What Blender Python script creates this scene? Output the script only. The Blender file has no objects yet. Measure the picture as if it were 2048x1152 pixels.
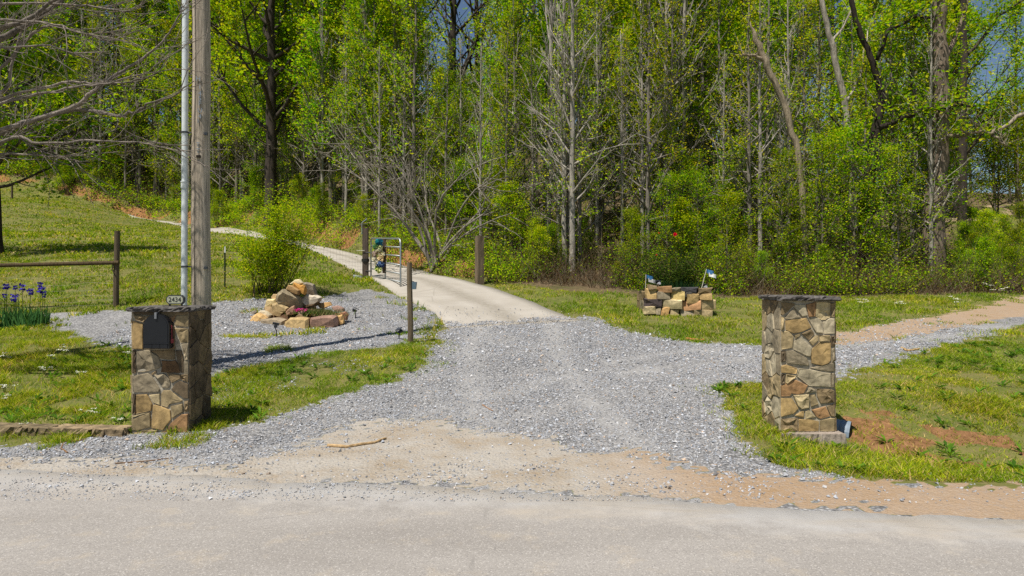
import bpy, bmesh, math
import numpy as np
from mathutils import Vector, Matrix, Euler

# ------------------------------------------------------------------ camera, world, sun, exposure
sc = bpy.context.scene
COL = sc.collection
R = math.radians
F, HZ, CZ = 1365.33, 560.0, 1.7            # focal length in photo pixels, horizon row, eye height
cam_d = bpy.data.cameras.new('camera'); cam = bpy.data.objects.new('camera', cam_d); COL.objects.link(cam)
cam.location = (0, 0, CZ); cam.rotation_euler = (R(90), 0, 0)
cam_d.sensor_width = 36; cam_d.lens = 24; cam_d.shift_y = -16 / 2048
cam_d.clip_start = 0.05; cam_d.clip_end = 2000
sc.camera = cam
LX, LY = 0.29, 0.35                         # sunlight travels (+LX, +LY, -1)
sun_el = math.atan2(1, math.hypot(LX, LY)); sun_rot = math.atan2(-LX, -LY)
w = bpy.data.worlds.new('World'); sc.world = w; w.use_nodes = True
nt = w.node_tree; bgn = nt.nodes['Background']
sky = nt.nodes.new('ShaderNodeTexSky'); sky.sky_type = 'NISHITA'; sky.sun_disc = False
sky.sun_elevation = sun_el; sky.sun_rotation = sun_rot; sky.altitude = 300; sky.air_density = 1.0; sky.dust_density = 0.6; sky.ozone_density = 2.0
nt.links.new(sky.outputs[0], bgn.inputs[0]); bgn.inputs[1].default_value = 0.064
sl = bpy.data.lights.new('sun', 'SUN'); sl.energy = 5.0; sl.angle = R(0.53); sl.color = (1.0, 0.945, 0.86)
so = bpy.data.objects.new('sun', sl); COL.objects.link(so)
so.rotation_euler = Vector((LX, LY, -1)).to_track_quat('-Z', 'Y').to_euler(); so.location = (-20, -20, 60)
sc.view_settings.view_transform = 'Standard'; sc.view_settings.look = 'None'
sc.view_settings.exposure = 0.31; sc.view_settings.gamma = 1.0
sc.cycles.max_bounces = 6; sc.cycles.diffuse_bounces = 3; sc.cycles.glossy_bounces = 2
sc.cycles.transmission_bounces = 4; sc.cycles.transparent_max_bounces = 4
sc.cycles.use_denoising = False
rng = np.random.default_rng(7)

# ------------------------------------------------------------------ helpers
def srgb(r, g, b):
    f = lambda c: (c/255/12.92) if c/255 <= .04045 else ((c/255+.055)/1.055)**2.4
    return np.array([f(r), f(g), f(b)])

def P(px, py, d):
    return np.array([(px-1024)/F*d, d, CZ+(HZ-py)/F*d])

def hash2(ix, iy, s):
    h = (ix.astype(np.int64)*374761393 + iy.astype(np.int64)*668265263 + s*1442695041) & 0xffffffff
    h = ((h ^ (h >> 13))*1274126177) & 0xffffffff
    return ((h ^ (h >> 16)) & 0xffff)/65535.0

def vn(x, y, scale, s=0):
    x = np.asarray(x, float)*scale; y = np.asarray(y, float)*scale
    ix = np.floor(x); iy = np.floor(y); fx = x-ix; fy = y-iy
    fx = fx*fx*(3-2*fx); fy = fy*fy*(3-2*fy)
    a = hash2(ix, iy, s); b = hash2(ix+1, iy, s); c = hash2(ix, iy+1, s); d = hash2(ix+1, iy+1, s)
    return (a*(1-fx)+b*fx)*(1-fy)+(c*(1-fx)+d*fx)*fy

def fbm(x, y, scale, s=0, o=3):
    t = 0; amp = .5; n = 0
    for k in range(o):
        t = t+amp*vn(x, y, scale*2**k, s+k*17); n += amp; amp *= .5
    return t/n

def sstep(a, b, x):
    t = np.clip((x-a)/(b-a), 0, 1); return t*t*(3-2*t)

class MB:
    """collects triangles with point colours; build() links ONE mesh object"""
    def __init__(s): s.v = []; s.f = []; s.c = []; s.n = 0
    def add(s, v, f, c):
        v = np.asarray(v, float).reshape(-1, 3); f = np.asarray(f, int).reshape(-1, 3)
        c = np.asarray(c, float)
        if c.ndim == 1: c = np.tile(c[:3], (len(v), 1))
        s.v.append(v); s.f.append(f+s.n); s.c.append(c); s.n += len(v)
    def mesh(s, name, mat=None, smooth=False):
        v = np.concatenate(s.v); f = np.concatenate(s.f); c = np.concatenate(s.c)
        m = bpy.data.meshes.new(name)
        m.vertices.add(len(v)); m.vertices.foreach_set('co', v.astype(np.float32).ravel())
        m.loops.add(len(f)*3); m.loops.foreach_set('vertex_index', f.astype(np.int32).ravel())
        m.polygons.add(len(f)); m.polygons.foreach_set('loop_start', np.arange(0, len(f)*3, 3, dtype=np.int32))
        if smooth: m.polygons.foreach_set('use_smooth', np.ones(len(f), dtype=bool))
        m.update(calc_edges=True)
        if not smooth: m.shade_flat()
        a = m.color_attributes.new('Col', 'FLOAT_COLOR', 'POINT')
        a.data.foreach_set('color', np.concatenate([c, np.ones((len(c), 1))], 1).astype(np.float32).ravel())
        if mat: m.materials.append(mat)
        return m
    def build(s, name, mat, parent=None, smooth=False):
        return link(name, s.mesh(name, mat, smooth), parent)

def link(name, data, parent=None, loc=None, rot=None):
    o = bpy.data.objects.new(name, data); COL.objects.link(o)
    if parent: o.parent = parent
    if loc is not None: o.location = loc
    if rot is not None: o.rotation_euler = rot
    return o

def thing(name, label, cat, loc=(0, 0, 0), rot=(0, 0, 0), group=None):
    o = link(name, None, None, loc, rot); o.empty_display_size = .1
    return tag(o, label, cat, group)

def tag(o, label=None, cat=None, group=None, kind=None):
    if label: o['label'] = label
    if cat: o['category'] = cat
    if group: o['group'] = group
    if kind: o['kind'] = kind
    return o

def dup(root, loc, rotz=0, scale=1, label=None, group=None, rot=None):
    r = root.copy(); COL.objects.link(r)
    r.location = loc; r.rotation_euler = rot if rot is not None else (0, 0, rotz)
    r.scale = (scale,)*3 if np.isscalar(scale) else scale
    if label: r['label'] = label
    if group: r['group'] = group
    for ch in root.children:
        c = ch.copy(); COL.objects.link(c); c.parent = r
        for g in ch.children:
            d = g.copy(); COL.objects.link(d); d.parent = c
    return r

def tube_arr(pts, rad, n=6, caps=True):
    pts = np.asarray(pts, float); k = len(pts); rad = np.broadcast_to(np.asarray(rad, float), (k,))
    t = np.gradient(pts, axis=0); t /= np.linalg.norm(t, axis=1)[:, None]+1e-9
    m = t.mean(0); up = np.array([1., 0, 0]) if abs(m[0]) < .8*np.linalg.norm(m) else np.array([0, 1., 0])
    a = np.cross(t, up); a /= np.linalg.norm(a, axis=1)[:, None]+1e-9
    b = np.cross(t, a)
    th = np.arange(n)*2*np.pi/n
    v = pts[:, None]+rad[:, None, None]*(np.cos(th)[None, :, None]*a[:, None]+np.sin(th)[None, :, None]*b[:, None])
    v = v.reshape(-1, 3)
    i = np.arange(k-1)[:, None]*n; j = np.arange(n)[None]; j2 = (j+1) % n
    q0 = (i+j).ravel(); q1 = (i+j2).ravel(); q2 = (i+n+j2).ravel(); q3 = (i+n+j).ravel()
    f = np.concatenate([np.stack([q0, q1, q2], 1), np.stack([q0, q2, q3], 1)])
    if caps:
        v = np.concatenate([v, pts[:1], pts[-1:]]); c0 = k*n; c1 = c0+1; jj = np.arange(n); jn = (jj+1) % n
        f = np.concatenate([f, np.stack([np.full(n, c0), jn, jj], 1), np.stack([np.full(n, c1), (k-1)*n+jj, (k-1)*n+jn], 1)])
    return v, f

BOXF = np.array([[0,2,1],[0,3,2],[4,5,6],[4,6,7],[0,1,5],[0,5,4],[1,2,6],[1,6,5],[2,3,7],[2,7,6],[3,0,4],[3,4,7]])
def box_arr(x0, x1, y0, y1, z0, z1):
    v = np.array([[x0,y0,z0],[x1,y0,z0],[x1,y1,z0],[x0,y1,z0],[x0,y0,z1],[x1,y0,z1],[x1,y1,z1],[x0,y1,z1]], float)
    return v, BOXF

def needles(base, tip, wid):
    """thin 3-sided spikes from base to tip, all at once"""
    d = tip-base; d /= np.linalg.norm(d, axis=1)[:, None]+1e-9
    up = np.where(np.abs(d[:, 2:3]) < .9, np.array([[0, 0, 1.]]), np.array([[1., 0, 0]]))
    a = np.cross(d, up); a /= np.linalg.norm(a, axis=1)[:, None]+1e-9; b = np.cross(d, a)
    w_ = np.asarray(wid).reshape(-1, 1)*.5
    v = np.stack([base+a*w_, base-.5*a*w_+.87*b*w_, base-.5*a*w_-.87*b*w_, tip], 1).reshape(-1, 3)
    i = np.arange(len(base))[:, None]*4
    f = np.concatenate([i+np.array([[0, 1, 3]]), i+np.array([[1, 2, 3]]), i+np.array([[2, 0, 3]])])
    return v, f

def leaves(cen, size, r, upb=.5, ratio=.62):
    """rhombus leaves, slightly folded, random facing"""
    n = len(cen)
    nrm = r.normal(size=(n, 3)); nrm[:, 2] = np.abs(nrm[:, 2])+upb; nrm /= np.linalg.norm(nrm, axis=1)[:, None]
    t = np.cross(nrm, r.normal(size=(n, 3))); t /= np.linalg.norm(t, axis=1)[:, None]+1e-9
    b = np.cross(nrm, t); s = (np.asarray(size)*np.ones(n))[:, None]
    v = np.stack([cen-t*s*.5, cen+b*s*.5*ratio+nrm*s*.08, cen+t*s*.5, cen-b*s*.5*ratio+nrm*s*.08], 1).reshape(-1, 3)
    i = np.arange(n)[:, None]*4
    f = np.concatenate([i+np.array([[0, 1, 2]]), i+np.array([[0, 2, 3]])])
    return v, f

def rep(c, k): return np.repeat(c, k, axis=0)

# ------------------------------------------------------------------ materials
def newmat(name):
    m = bpy.data.materials.new(name); m.use_nodes = True
    nt = m.node_tree; nt.nodes.clear()
    out = nt.nodes.new('ShaderNodeOutputMaterial')
    return m, nt, out
def N(nt, t, **kw):
    n = nt.nodes.new(t)
    for k, v in kw.items():
        if k.startswith('i_'): n.inputs[k[2:].replace('_', ' ')].default_value = v
        elif k.startswith('n'): n.inputs[int(k[1:])].default_value = v
        else: setattr(n, k, v)
    return n
def mixc(nt, fac, a, b, bt='MIX'):
    n = nt.nodes.new('ShaderNodeMix'); n.data_type = 'RGBA'; n.blend_type = bt
    for sock, val in ((n.inputs[0], fac), (n.inputs[6], a), (n.inputs[7], b)):
        if hasattr(val, 'default_value') or hasattr(val, 'is_linked'): nt.links.new(val, sock)
        elif np.isscalar(val): sock.default_value = val
        else: sock.default_value = (*val[:3], 1)
    return n.outputs[2]
def mth(nt, op, a, b=None, c=None):
    n = nt.nodes.new('ShaderNodeMath'); n.operation = op
    for i, v in enumerate((a, b, c)):
        if v is None: continue
        if np.isscalar(v): n.inputs[i].default_value = v
        else: nt.links.new(v, n.inputs[i])
    return n.outputs[0]
def ramp(nt, fac, stops):
    n = nt.nodes.new('ShaderNodeValToRGB'); e = n.color_ramp.elements
    while len(e) < len(stops): e.new(.5)
    for i, (p, c) in enumerate(stops):
        e[i].position = p; e[i].color = (*((c,)*3 if np.isscalar(c) else c), 1)
    nt.links.new(fac, n.inputs[0]); return n.outputs[0]
def noise(nt, co, scale, detail=4, rough=.6, dist=0):
    n = N(nt, 'ShaderNodeTexNoise', i_Scale=scale, i_Detail=detail, i_Roughness=rough, i_Distortion=dist)
    if co is not None: nt.links.new(co, n.inputs['Vector'])
    return n.outputs['Fac']
def voro(nt, co, scale, feature='F1'):
    n = N(nt, 'ShaderNodeTexVoronoi', i_Scale=scale); n.feature = feature
    nt.links.new(co, n.inputs['Vector']); return n
def geo_pos(nt): return nt.nodes.new('ShaderNodeNewGeometry').outputs['Position']
def scaled(nt, co, s):
    n = nt.nodes.new('ShaderNodeMapping'); n.inputs['Scale'].default_value = s; nt.links.new(co, n.inputs[0]); return n.outputs[0]
def princ(nt, out, col, rough, bump=None, bs=.3, bd=.01, spec=.3, metal=0):
    p = nt.nodes.new('ShaderNodeBsdfPrincipled')
    if hasattr(col, 'is_linked'): nt.links.new(col, p.inputs['Base Color'])
    else: p.inputs['Base Color'].default_value = (*col[:3], 1)
    if hasattr(rough, 'is_linked'): nt.links.new(rough, p.inputs['Roughness'])
    else: p.inputs['Roughness'].default_value = rough
    p.inputs['Specular IOR Level'].default_value = spec; p.inputs['Metallic'].default_value = metal
    if bump is not None:
        b = N(nt, 'ShaderNodeBump', i_Strength=bs, i_Distance=bd); nt.links.new(bump, b.inputs['Height'])
        nt.links.new(b.outputs[0], p.inputs['Normal'])
    nt.links.new(p.outputs[0], out.inputs[0]); return p
def colattr(nt):
    a = nt.nodes.new('ShaderNodeAttribute'); a.attribute_name = 'Col'; return a.outputs['Color']

def m_vc(name, rough=.85, ns=6., amt=.5, bs=.4, bd=.01, sx=(1, 1, 1), spec=.25, metal=0, fine=4.):
    """point colour, mottled by noise, with fine relief"""
    m, nt, out = newmat(name); co = nt.nodes.new('ShaderNodeTexCoord').outputs['Object']
    co = scaled(nt, co, sx)
    n1 = noise(nt, co, ns, 5, .65, .3); n2 = noise(nt, co, ns*fine, 4, .7)
    k = mth(nt, 'MULTIPLY_ADD', n1, 1.4, -.2); k = mth(nt, 'MULTIPLY_ADD', n2, .6, mth(nt, 'SUBTRACT', k, .3))
    g = ramp(nt, k, [(.25, 1-amt), (.75, 1+amt*.6)])
    col = mixc(nt, 1.0, colattr(nt), g, 'MULTIPLY')
    princ(nt, out, col, rough, mth(nt, 'ADD', n1, mth(nt, 'MULTIPLY', n2, .5)), bs, bd, spec, metal); return m

def m_leaf(name, trans=.45, var=.25, hue=.03, gloss=.0):
    m, nt, out = newmat(name)
    oi = nt.nodes.new('ShaderNodeObjectInfo').outputs['Random']
    hs = nt.nodes.new('ShaderNodeHueSaturation'); nt.links.new(colattr(nt), hs.inputs['Color'])
    nt.links.new(mth(nt, 'MULTIPLY_ADD', oi, 2*hue, .5-hue), hs.inputs['Hue'])
    nt.links.new(mth(nt, 'MULTIPLY_ADD', mth(nt, 'FRACT', mth(nt, 'MULTIPLY', oi, 7.31)), 2*var, 1-var), hs.inputs['Value'])
    d = N(nt, 'ShaderNodeBsdfDiffuse'); t = N(nt, 'ShaderNodeBsdfTranslucent')
    nt.links.new(hs.outputs[0], d.inputs[0])
    tc = mixc(nt, 1.0, hs.outputs[0], (1.15, 1.1, .6), 'MULTIPLY'); nt.links.new(tc, t.inputs[0])
    mx = N(nt, 'ShaderNodeMixShader', n0=trans); nt.links.new(d.outputs[0], mx.inputs[1]); nt.links.new(t.outputs[0], mx.inputs[2])
    nt.links.new(mx.outputs[0], out.inputs[0]); return m

M = {}
M['stone'] = m_vc('stone', .85, 6, .5, .5, .008)
M['rock'] = m_vc('rock', .9, 5, .42, .55, .015, fine=5)
M['slate'] = m_vc('slate', .75, 9, .55, .8, .012)
M['mortar'] = m_vc('mortar', .95, 14, .4, .6, .01)
M['bark'] = m_vc('bark', .95, 5, .55, .9, .03, (2.2, 2.2, .5))
M['twig'] = m_vc('twig', .9, 6, .35, .2, .01)
M['oldwood'] = m_vc('oldwood', .9, 5, .5, .8, .012, (7, 7, .35))
M['stickwood'] = m_vc('stickwood', .9, 20, .4, .5, .005)
M['leaf'] = m_leaf('leaf', .46, .3, .02)
M['grass'] = m_leaf('grass_blade', .38, .0, .0)
M['petal'] = m_leaf('petal', .3, 0, 0)
M['gravel'] = m_vc('gravel_stone', .85, 30, .3, .3, .004)
M['galv'] = m_vc('galvanised_steel', .45, 5, .15, .05, .002, spec=.5, metal=.75)
M['paint'] = m_vc('painted_metal', .42, 12, .2, .12, .002, spec=.45)
M['plastic'] = m_vc('plastic', .45, 10, .12, .05, .002, spec=.4)
M['fabric'] = m_vc('fabric', .9, 30, .3, .3, .006)
M['soil'] = m_vc('soil', .98, 14, .5, .9, .03)

# ------------------------------------------------------------------ terrain
YE = lambda x: 5.50-0.158*np.asarray(x, float)              # far edge of the road
cps = []
def cp(px, py, d): cps.append(P(px, py, d))
for x in (-40, -18, -9, -5, -2, 0, 2, 5, 9, 18, 40):
    xx = max(-14, min(14, x))
    for dy in (0.2, -3, -9): cps.append(np.array([x, YE(xx)+dy, 0.0]))
for a in [(1024,880,7.25),(700,880,7.25),(320,868,7.5),(1580,868,7.5),(130,878,7.3),(-200,880,7.25),
          (1600,905,7.0),(1700,902,7.15),(1640,900,7.36),(1705,898,7.45),(1545,866,7.5),(1680,885,7.8),(1800,890,7.6),(1900,900,7.5),(2040,912,7.6),(2300,912,7.6),(2040,955,6.1),(1800,950,6.1),
          (2000,740,10.5),(1850,760,9.8),(1750,820,8.4),(2400,740,10.5),(2000,830,8.3),(2300,650,15),(2500,600,20),
          (1000,646,15.2),(1024,760,10.2),(1300,760,10.2),(1500,700,12.5),(1200,660,14.5),(1360,630,16.3),(1500,600,19),(1100,590,19),
          (958,567,21),(1700,640,15.5),(2048,650,15),(2048,595,19.5),(1900,575,21.5),(1800,690,12.6),
          (1990,440,38),(2040,470,35),(2300,440,38),(1500,480,30),(1024,400,40),(1024,320,55),(1024,265,74),(500,275,76),(200,270,84),(0,265,88),(-400,260,88),(1350,300,70),
          (1600,430,50),(1800,415,62),(2048,415,62),(2500,415,62),(1024,300,105),(2000,450,100),(0,300,120),(1250,540,23),(1700,540,24.5),
          (200,700,11.5),(100,780,9.5),(0,700,11.5),(-300,700,11.5),(0,640,14.5),(-300,640,14.5),(170,625,15),(232,612,15.5),(350,650,13.5),
          (402,727,10.6),(600,660,14.2),(450,735,10.6),(690,690,12.2),(820,685,12.6),(760,600,17.5),
          (100,540,19),(100,470,32),(0,430,44),(0,398,54),(-400,430,40),(-400,398,54),(-800,400,50),(350,500,25),(560,520,24),(640,560,19.5),
          (640,493,34),(720,545,24.5),(730,557,23.4),(800,590,19.4),(870,560,20.8),(430,457,50),(300,437,62),(200,410,58),(480,590,17)]: cp(*a)
cps = np.array(cps); CX = cps[:, :2]/10.0; CZv = cps[:, 2]
def tps_k(d2): return .5*d2*np.log(d2+1e-12)
def _fit():
    n = len(CX); D2 = ((CX[:, None]-CX[None])**2).sum(2)
    A = np.zeros((n+3, n+3)); A[:n, :n] = tps_k(D2)+np.eye(n)*.004
    A[:n, n] = 1; A[:n, n+1:] = CX; A[n, :n] = 1; A[n+1:, :n] = CX.T
    return np.linalg.solve(A, np.concatenate([CZv, np.zeros(3)]))
W_ = _fit()
BANK = np.array([P(*a)[:2] for a in [(985,572,20.6),(900,552,22.4),(800,530,25.5),(723,508,28),(650,492,33.5),(560,476,40),(480,460,46),(420,455,50),(300,434,61),(110,402,63),(-100,392,64)]])
def seg_dist(x, y, line):
    best = np.full(x.shape, 1e9); sgn = np.zeros(x.shape); tt = np.zeros(x.shape)
    for k in range(len(line)-1):
        a, b = line[k], line[k+1]; ab = b-a; L2 = ab@ab
        t = np.clip(((x-a[0])*ab[0]+(y-a[1])*ab[1])/L2, 0, 1)
        dx = x-(a[0]+t*ab[0]); dy = y-(a[1]+t*ab[1]); d = np.hypot(dx, dy)
        m = d < best; best = np.where(m, d, best); sgn = np.where(m, np.sign(ab[0]*dy-ab[1]*dx), sgn); tt = np.where(m, k+t, tt)
    return best, sgn, tt
def bankd(x, y):
    d, s, t = seg_dist(np.asarray(x, float), np.asarray(y, float), BANK)
    return np.where(s < 0, d, -d), t
def H(x, y):
    x = np.asarray(x, float); y = np.asarray(y, float); sh = x.shape; x = x.ravel(); y = y.ravel()
    xc = np.clip(x, -60, 60); yc = np.clip(y, -4, 110)
    q = np.stack([xc, yc], 1)/10.0; z = np.empty(len(q))
    for i in range(0, len(q), 40000):
        c = q[i:i+40000]; d2 = ((c[:, None]-CX[None])**2).sum(2)
        z[i:i+40000] = tps_k(d2)@W_[:-3]+W_[-3]+c@W_[-2:]
    k = sstep(.0, 1.2, yc-YE(np.clip(xc, -14, 14)))
    z = z*k
    bd, t = bankd(x, y)
    z = z+(.55+.45*sstep(2, 4, t))*sstep(.3, .95, bd+.35*(fbm(x, y, .8, 58)-.5))*sstep(.15, 1.2, t)*(1-.6*sstep(9, 10, t))
    z = z+k*(.05*(fbm(x, y, .9, 3)-.5)+.025*(vn(x, y, 3.5, 5)-.5))+.9*sstep(24, 50, y)*(fbm(x, y, .12, 9)-.5)
    return z.reshape(sh)
def Hs(x, y): return float(H(np.array([x]), np.array([y]))[0])
def G(px, py):
    """where the sight line through a photo pixel meets the ground"""
    d = np.arange(3.0, 110, .05); p = P(px, py, 1.0)
    z = H(p[0]*d, d); ray = CZ+(HZ-py)/F*d
    i = np.argmax(ray <= z) if (ray <= z).any() else len(d)-1
    return np.array([p[0]*d[i], d[i], z[i]])
def proj(x, y, z): 
    yy = np.maximum(y, .5); return 1024+F*x/yy, HZ+F*(CZ-z)/yy
def inpoly(px, py, poly):
    poly = np.asarray(poly, float); r = np.zeros(px.shape, bool); j = len(poly)-1
    for i in range(len(poly)):
        xi, yi = poly[i]; xj, yj = poly[j]
        c = ((yi > py) != (yj > py)) & (px < (xj-xi)*(py-yi)/(yj-yi+1e-12)+xi); r ^= c; j = i
    return r

# photo outlines of the ground surfaces
PG_DRIVE = [(-400,915),(-200,905),(0,893),(120,884),(265,866),(380,862),(420,862),(500,846),(600,818),(690,787),(780,763),(845,735),(862,700),(885,657),(1000,640),(1170,632),(1250,662),(1350,682),(1450,688),(1530,690),(1640,694),(1740,684),(1850,668),(2048,632),(2400,580),(2400,610),(2048,652),(1900,688),(1800,716),(1720,742),(1660,765),(1530,762),(1450,768),(1438,800),(1470,860),(1505,900),(1560,930),(1700,960),(2048,985),(2400,1010),(2400,1120),(-400,1120)]
PG_BED = [(80,627),(260,619),(380,616),(480,598),(640,596),(735,578),(800,592),(850,612),(868,640),(850,676),(760,697),(640,705),(560,722),(450,742),(400,760),(330,760),(265,700),(170,682),(85,652)]
PG_DIRT = [(-400,955),(-400,938),(0,918),(150,912),(300,922),(420,930),(480,930),(600,900),(680,862),(770,838),(900,834),(965,862),(1130,882),(1200,902),(1320,912),(1400,938),(1550,950),(2048,966),(2400,985),(2400,1075),(1900,1035),(1600,1012),(1350,1003),(1200,990),(900,975),(700,965),(300,975),(-400,1010)]
PG_TRACK = [(1660,668),(1760,650),(1900,625),(2048,592),(2400,520),(2400,575),(2048,634),(1850,668),(1700,690),(1640,690)]
PG_DITCH = [(1690,822),(1760,820),(1830,850),(1920,862),(2048,872),(2400,872),(2400,960),(2048,940),(1900,930),(1800,925),(1740,905),(1690,880)]
PG_CONC_L = [(893,657),(885,641),(868,624),(842,612),(812,597),(775,575),(742,560),(723,548),(690,532),(650,512),(618,499),(585,489),(535,479),(480,470),(420,462),(360,451),(300,440),(262,434)]
PG_CONC_R = [(1172,640),(1135,630),(1100,619),(1065,606),(1035,596),(985,578),(945,568),(900,556),(850,543),(795,529),(740,516),(690,504),(650,495),(600,485),(480,460.5),(420,454.5),(300,435),(255,429)]
PG_CONC = PG_CONC_L+PG_CONC_R[::-1]
PG_CLEAR = [(1890,425),(1960,412),(2100,405),(2400,400),(2400,470),(2048,462),(1960,452),(1900,448)]
def masks(x, y, so=0, am=1.0):
    z = H(x, y)
    jx = x+am*(.16*(fbm(x, y, 3.0, 11+so)-.5)+.10*(vn(x, y, 23, 12+so)-.5))*2*np.clip(y/9, .5, 2); jy = y+am*(.22*(fbm(x, y, 3.0, 31+so)-.5)+.14*(vn(x, y, 23, 13+so)-.5))*2*np.clip(y/9, .5, 2)
    px, py = proj(jx, jy, z); qx, qy = proj(x, y, z)
    vis = y > 2.5
    drive = inpoly(px, py, PG_DRIVE) & vis; bed = inpoly(px, py, PG_BED) & vis
    kx = x+.9*(fbm(x, y, 1.6, 14)-.5)+.5*(vn(x, y, 31, 15)-.5); ky = y+.55*(fbm(x, y, 1.6, 16)-.5)+.45*(vn(x, y, 31, 18)-.5); dx_, dy_ = proj(kx, ky, z)
    dirt = inpoly(dx_, dy_, PG_DIRT) & vis; track = inpoly(px, py, PG_TRACK) & vis; ditch = inpoly(px, py, PG_DITCH) & vis
    conc = inpoly(qx, qy, PG_CONC) & vis & (y > 12)
    clear = inpoly(px, py, PG_CLEAR) & (y > 30)
    bd, t = bankd(x, y)
    edge = np.interp(x, [-60, -1, 0.5, 2, 5, 9, 13, 25, 60], [21, 21.2, 20.5, 19.2, 19.0, 19.3, 20.2, 20.5, 20.5])
    forest = np.where(x > BANK[0, 0], sstep(-.5, .6, y-edge+.8*(fbm(x, y, 1.1, 51)-.5)), sstep(.75, 1.2, bd+.6*(fbm(x, y, 1.1, 51)-.5)))
    forest = forest*~clear
    clay = np.clip(np.exp(-((bd-.6)/.36)**2)*sstep(.1, .6, t)*1.3*np.clip(-.75+2.5*fbm(x, y, .6, 57), 0, 1), 0, 1)
    verge = (YE(x)-.05 < y)
    gravel = (drive | bed) & ~conc
    road = ~verge
    return dict(gravel=gravel & ~dirt, bed=bed, dirt=(dirt | track) & ~conc, ditch=ditch, conc=conc, forest=forest, clay=clay, road=road, drive=drive, track=track, clear=clear, z=z, qx=qx, qy=qy, bd=bd)

def wheel(x, y):
    """compacted, dusty wheel paths through the loose gravel (0..1)"""
    a = x-np.interp(y, [5.5, 7, 9, 12, 15], [.75, .5, .25, .05, .1]); b_ = x-np.interp(y, [6, 7.5, 9, 10.5, 11.8, 12.5], [-2.6, -1.2, .1, 1.6, 3.6, 6.0]); c_ = y-np.interp(x, [1, 2.5, 4, 6, 9], [10.6, 11.6, 12.2, 12.9, 14.2])
    w1 = np.exp(-((np.abs(a)-.78)/.24)**2); w3 = np.exp(-((np.abs(c_)-.5)/.25)**2)*(x > 1.5); w2 = np.exp(-((np.abs(b_)-.7)/.25)**2)*.6*(y < 11)
    return np.clip(np.maximum(np.maximum(w1, w2), w3*.8)*(.35+1.1*fbm(x, y, 1.4, 61)), 0, 1)
def ground():
    xs = np.concatenate([[-400, -200, -120, -80], np.arange(-60, -24, 1.2), np.arange(-24, -9, .3), np.arange(-9, 9, .075), np.arange(9, 24, .3), np.arange(24, 61, 1.2), [80, 120, 200, 400]])
    ys = np.concatenate([[-400, -150, -60, -25, -10, -4, 0, 3], np.arange(4, 11, .065), np.arange(11, 18, .1), np.arange(18, 28, .2), np.arange(28, 66, .45), np.arange(66, 111, 2.5), [130, 200, 400]])
    X, Y = np.meshgrid(xs, ys); x = X.ravel(); y = Y.ravel(); mk = masks(x, y); z = mk['z'].copy()
    z = np.where(y < YE(np.clip(x, -40, 40))-.25, z-.06, z)
    z = np.where(mk['conc'], z-.05, z)
    nx, ny = len(xs), len(ys)
    i = (np.arange(ny-1)[:, None]*nx+np.arange(nx-1)[None]).ravel()
    f = np.concatenate([np.stack([i, i+1, i+nx+1], 1), np.stack([i, i+nx+1, i+nx], 1)])
    b = MB(); b.add(np.stack([x, y, z], 1), f, np.stack([mk['gravel'], mk['dirt'] | mk['track'] | (mk['clear'] & (fbm(x, y, .5, 63) > .42)), mk['forest']], 1).astype(float))
    me = b.mesh('ground', None, True)
    at = me.color_attributes.new('Col2', 'FLOAT_COLOR', 'POINT')
    c2 = np.stack([mk['clay'], mk['ditch']*sstep(.3, .6, fbm(x, y, 1.5, 71)), wheel(x, y), np.ones_like(x)], 1)
    at.data.foreach_set('color', c2.astype(np.float32).ravel())
    m, nt, out = newmat('ground'); pos = geo_pos(nt)
    s1 = nt.nodes.new('ShaderNodeSeparateColor'); nt.links.new(colattr(nt), s1.inputs[0])
    a2 = nt.nodes.new('ShaderNodeAttribute'); a2.attribute_name = 'Col2'
    s2 = nt.nodes.new('ShaderNodeSeparateColor'); nt.links.new(a2.outputs['Color'], s2.inputs[0])
    nA = noise(nt, pos, 1.3, 6, .65); nB = noise(nt, pos, 11, 5, .7); nC = noise(nt, pos, 45, 3, .7)
    def soft(sock): return ramp(nt, mth(nt, 'ADD', sock, mth(nt, 'MULTIPLY_ADD', nB, .7, -.35)), [(.4, 0), (.6, 1)])
    grass = mixc(nt, ramp(nt, nA, [(.35, 0), (.7, 1)]), (.085, .115, .02), (.19, .175, .055))
    grass = mixc(nt, ramp(nt, nB, [(.45, 0), (.75, 1)]), grass, (.20, .155, .075))
    vg = voro(nt, pos, 34); vb = voro(nt, pos, 85)
    sep = nt.nodes.new('ShaderNodeSeparateColor'); nt.links.new(vg.outputs['Color'], sep.inputs[0])
    gcol = ramp(nt, sep.outputs[0], [(0, (.16, .16, .165)), (.5, (.29, .29, .30)), (.85, (.40, .395, .39)), (1, (.52, .51, .5))])
    gcol = mixc(nt, ramp(nt, vg.outputs['Distance'], [(.25, 0), (.7, .75)]), gcol, (.07, .068, .065))
    gcol = mixc(nt, ramp(nt, nA, [(.42, 0), (.72, .6)]), gcol, (.335, .325, .31))
    gcol = mixc(nt, mth(nt, 'MULTIPLY', s2.outputs[2], ramp(nt, nB, [(.3, .25), (.6, .7)])), gcol, (.365, .357, .345))
    dcol = mixc(nt, ramp(nt, nA, [(.4, 0), (.68, 1)]), (.385, .35, .30), (.29, .225, .15))
    sx = nt.nodes.new('ShaderNodeSeparateXYZ'); nt.links.new(pos, sx.inputs[0])
    dcol = mixc(nt, mth(nt, 'MULTIPLY', ramp(nt, nB, [(.3, .3), (.6, 1)]), ramp(nt, mth(nt, 'MULTIPLY_ADD', sx.outputs[0], .25, .3), [(.45, 0), (.72, .95)])), dcol, (.32, .18, .07))
    dcol = mixc(nt, ramp(nt, nB, [(.42, 0), (.7, .75)]), dcol, (.33, .315, .29))
    dcol = mixc(nt, ramp(nt, vb.outputs['Distance'], [(.0, .5), (.35, 0)]), dcol, (.5, .47, .43))
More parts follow.
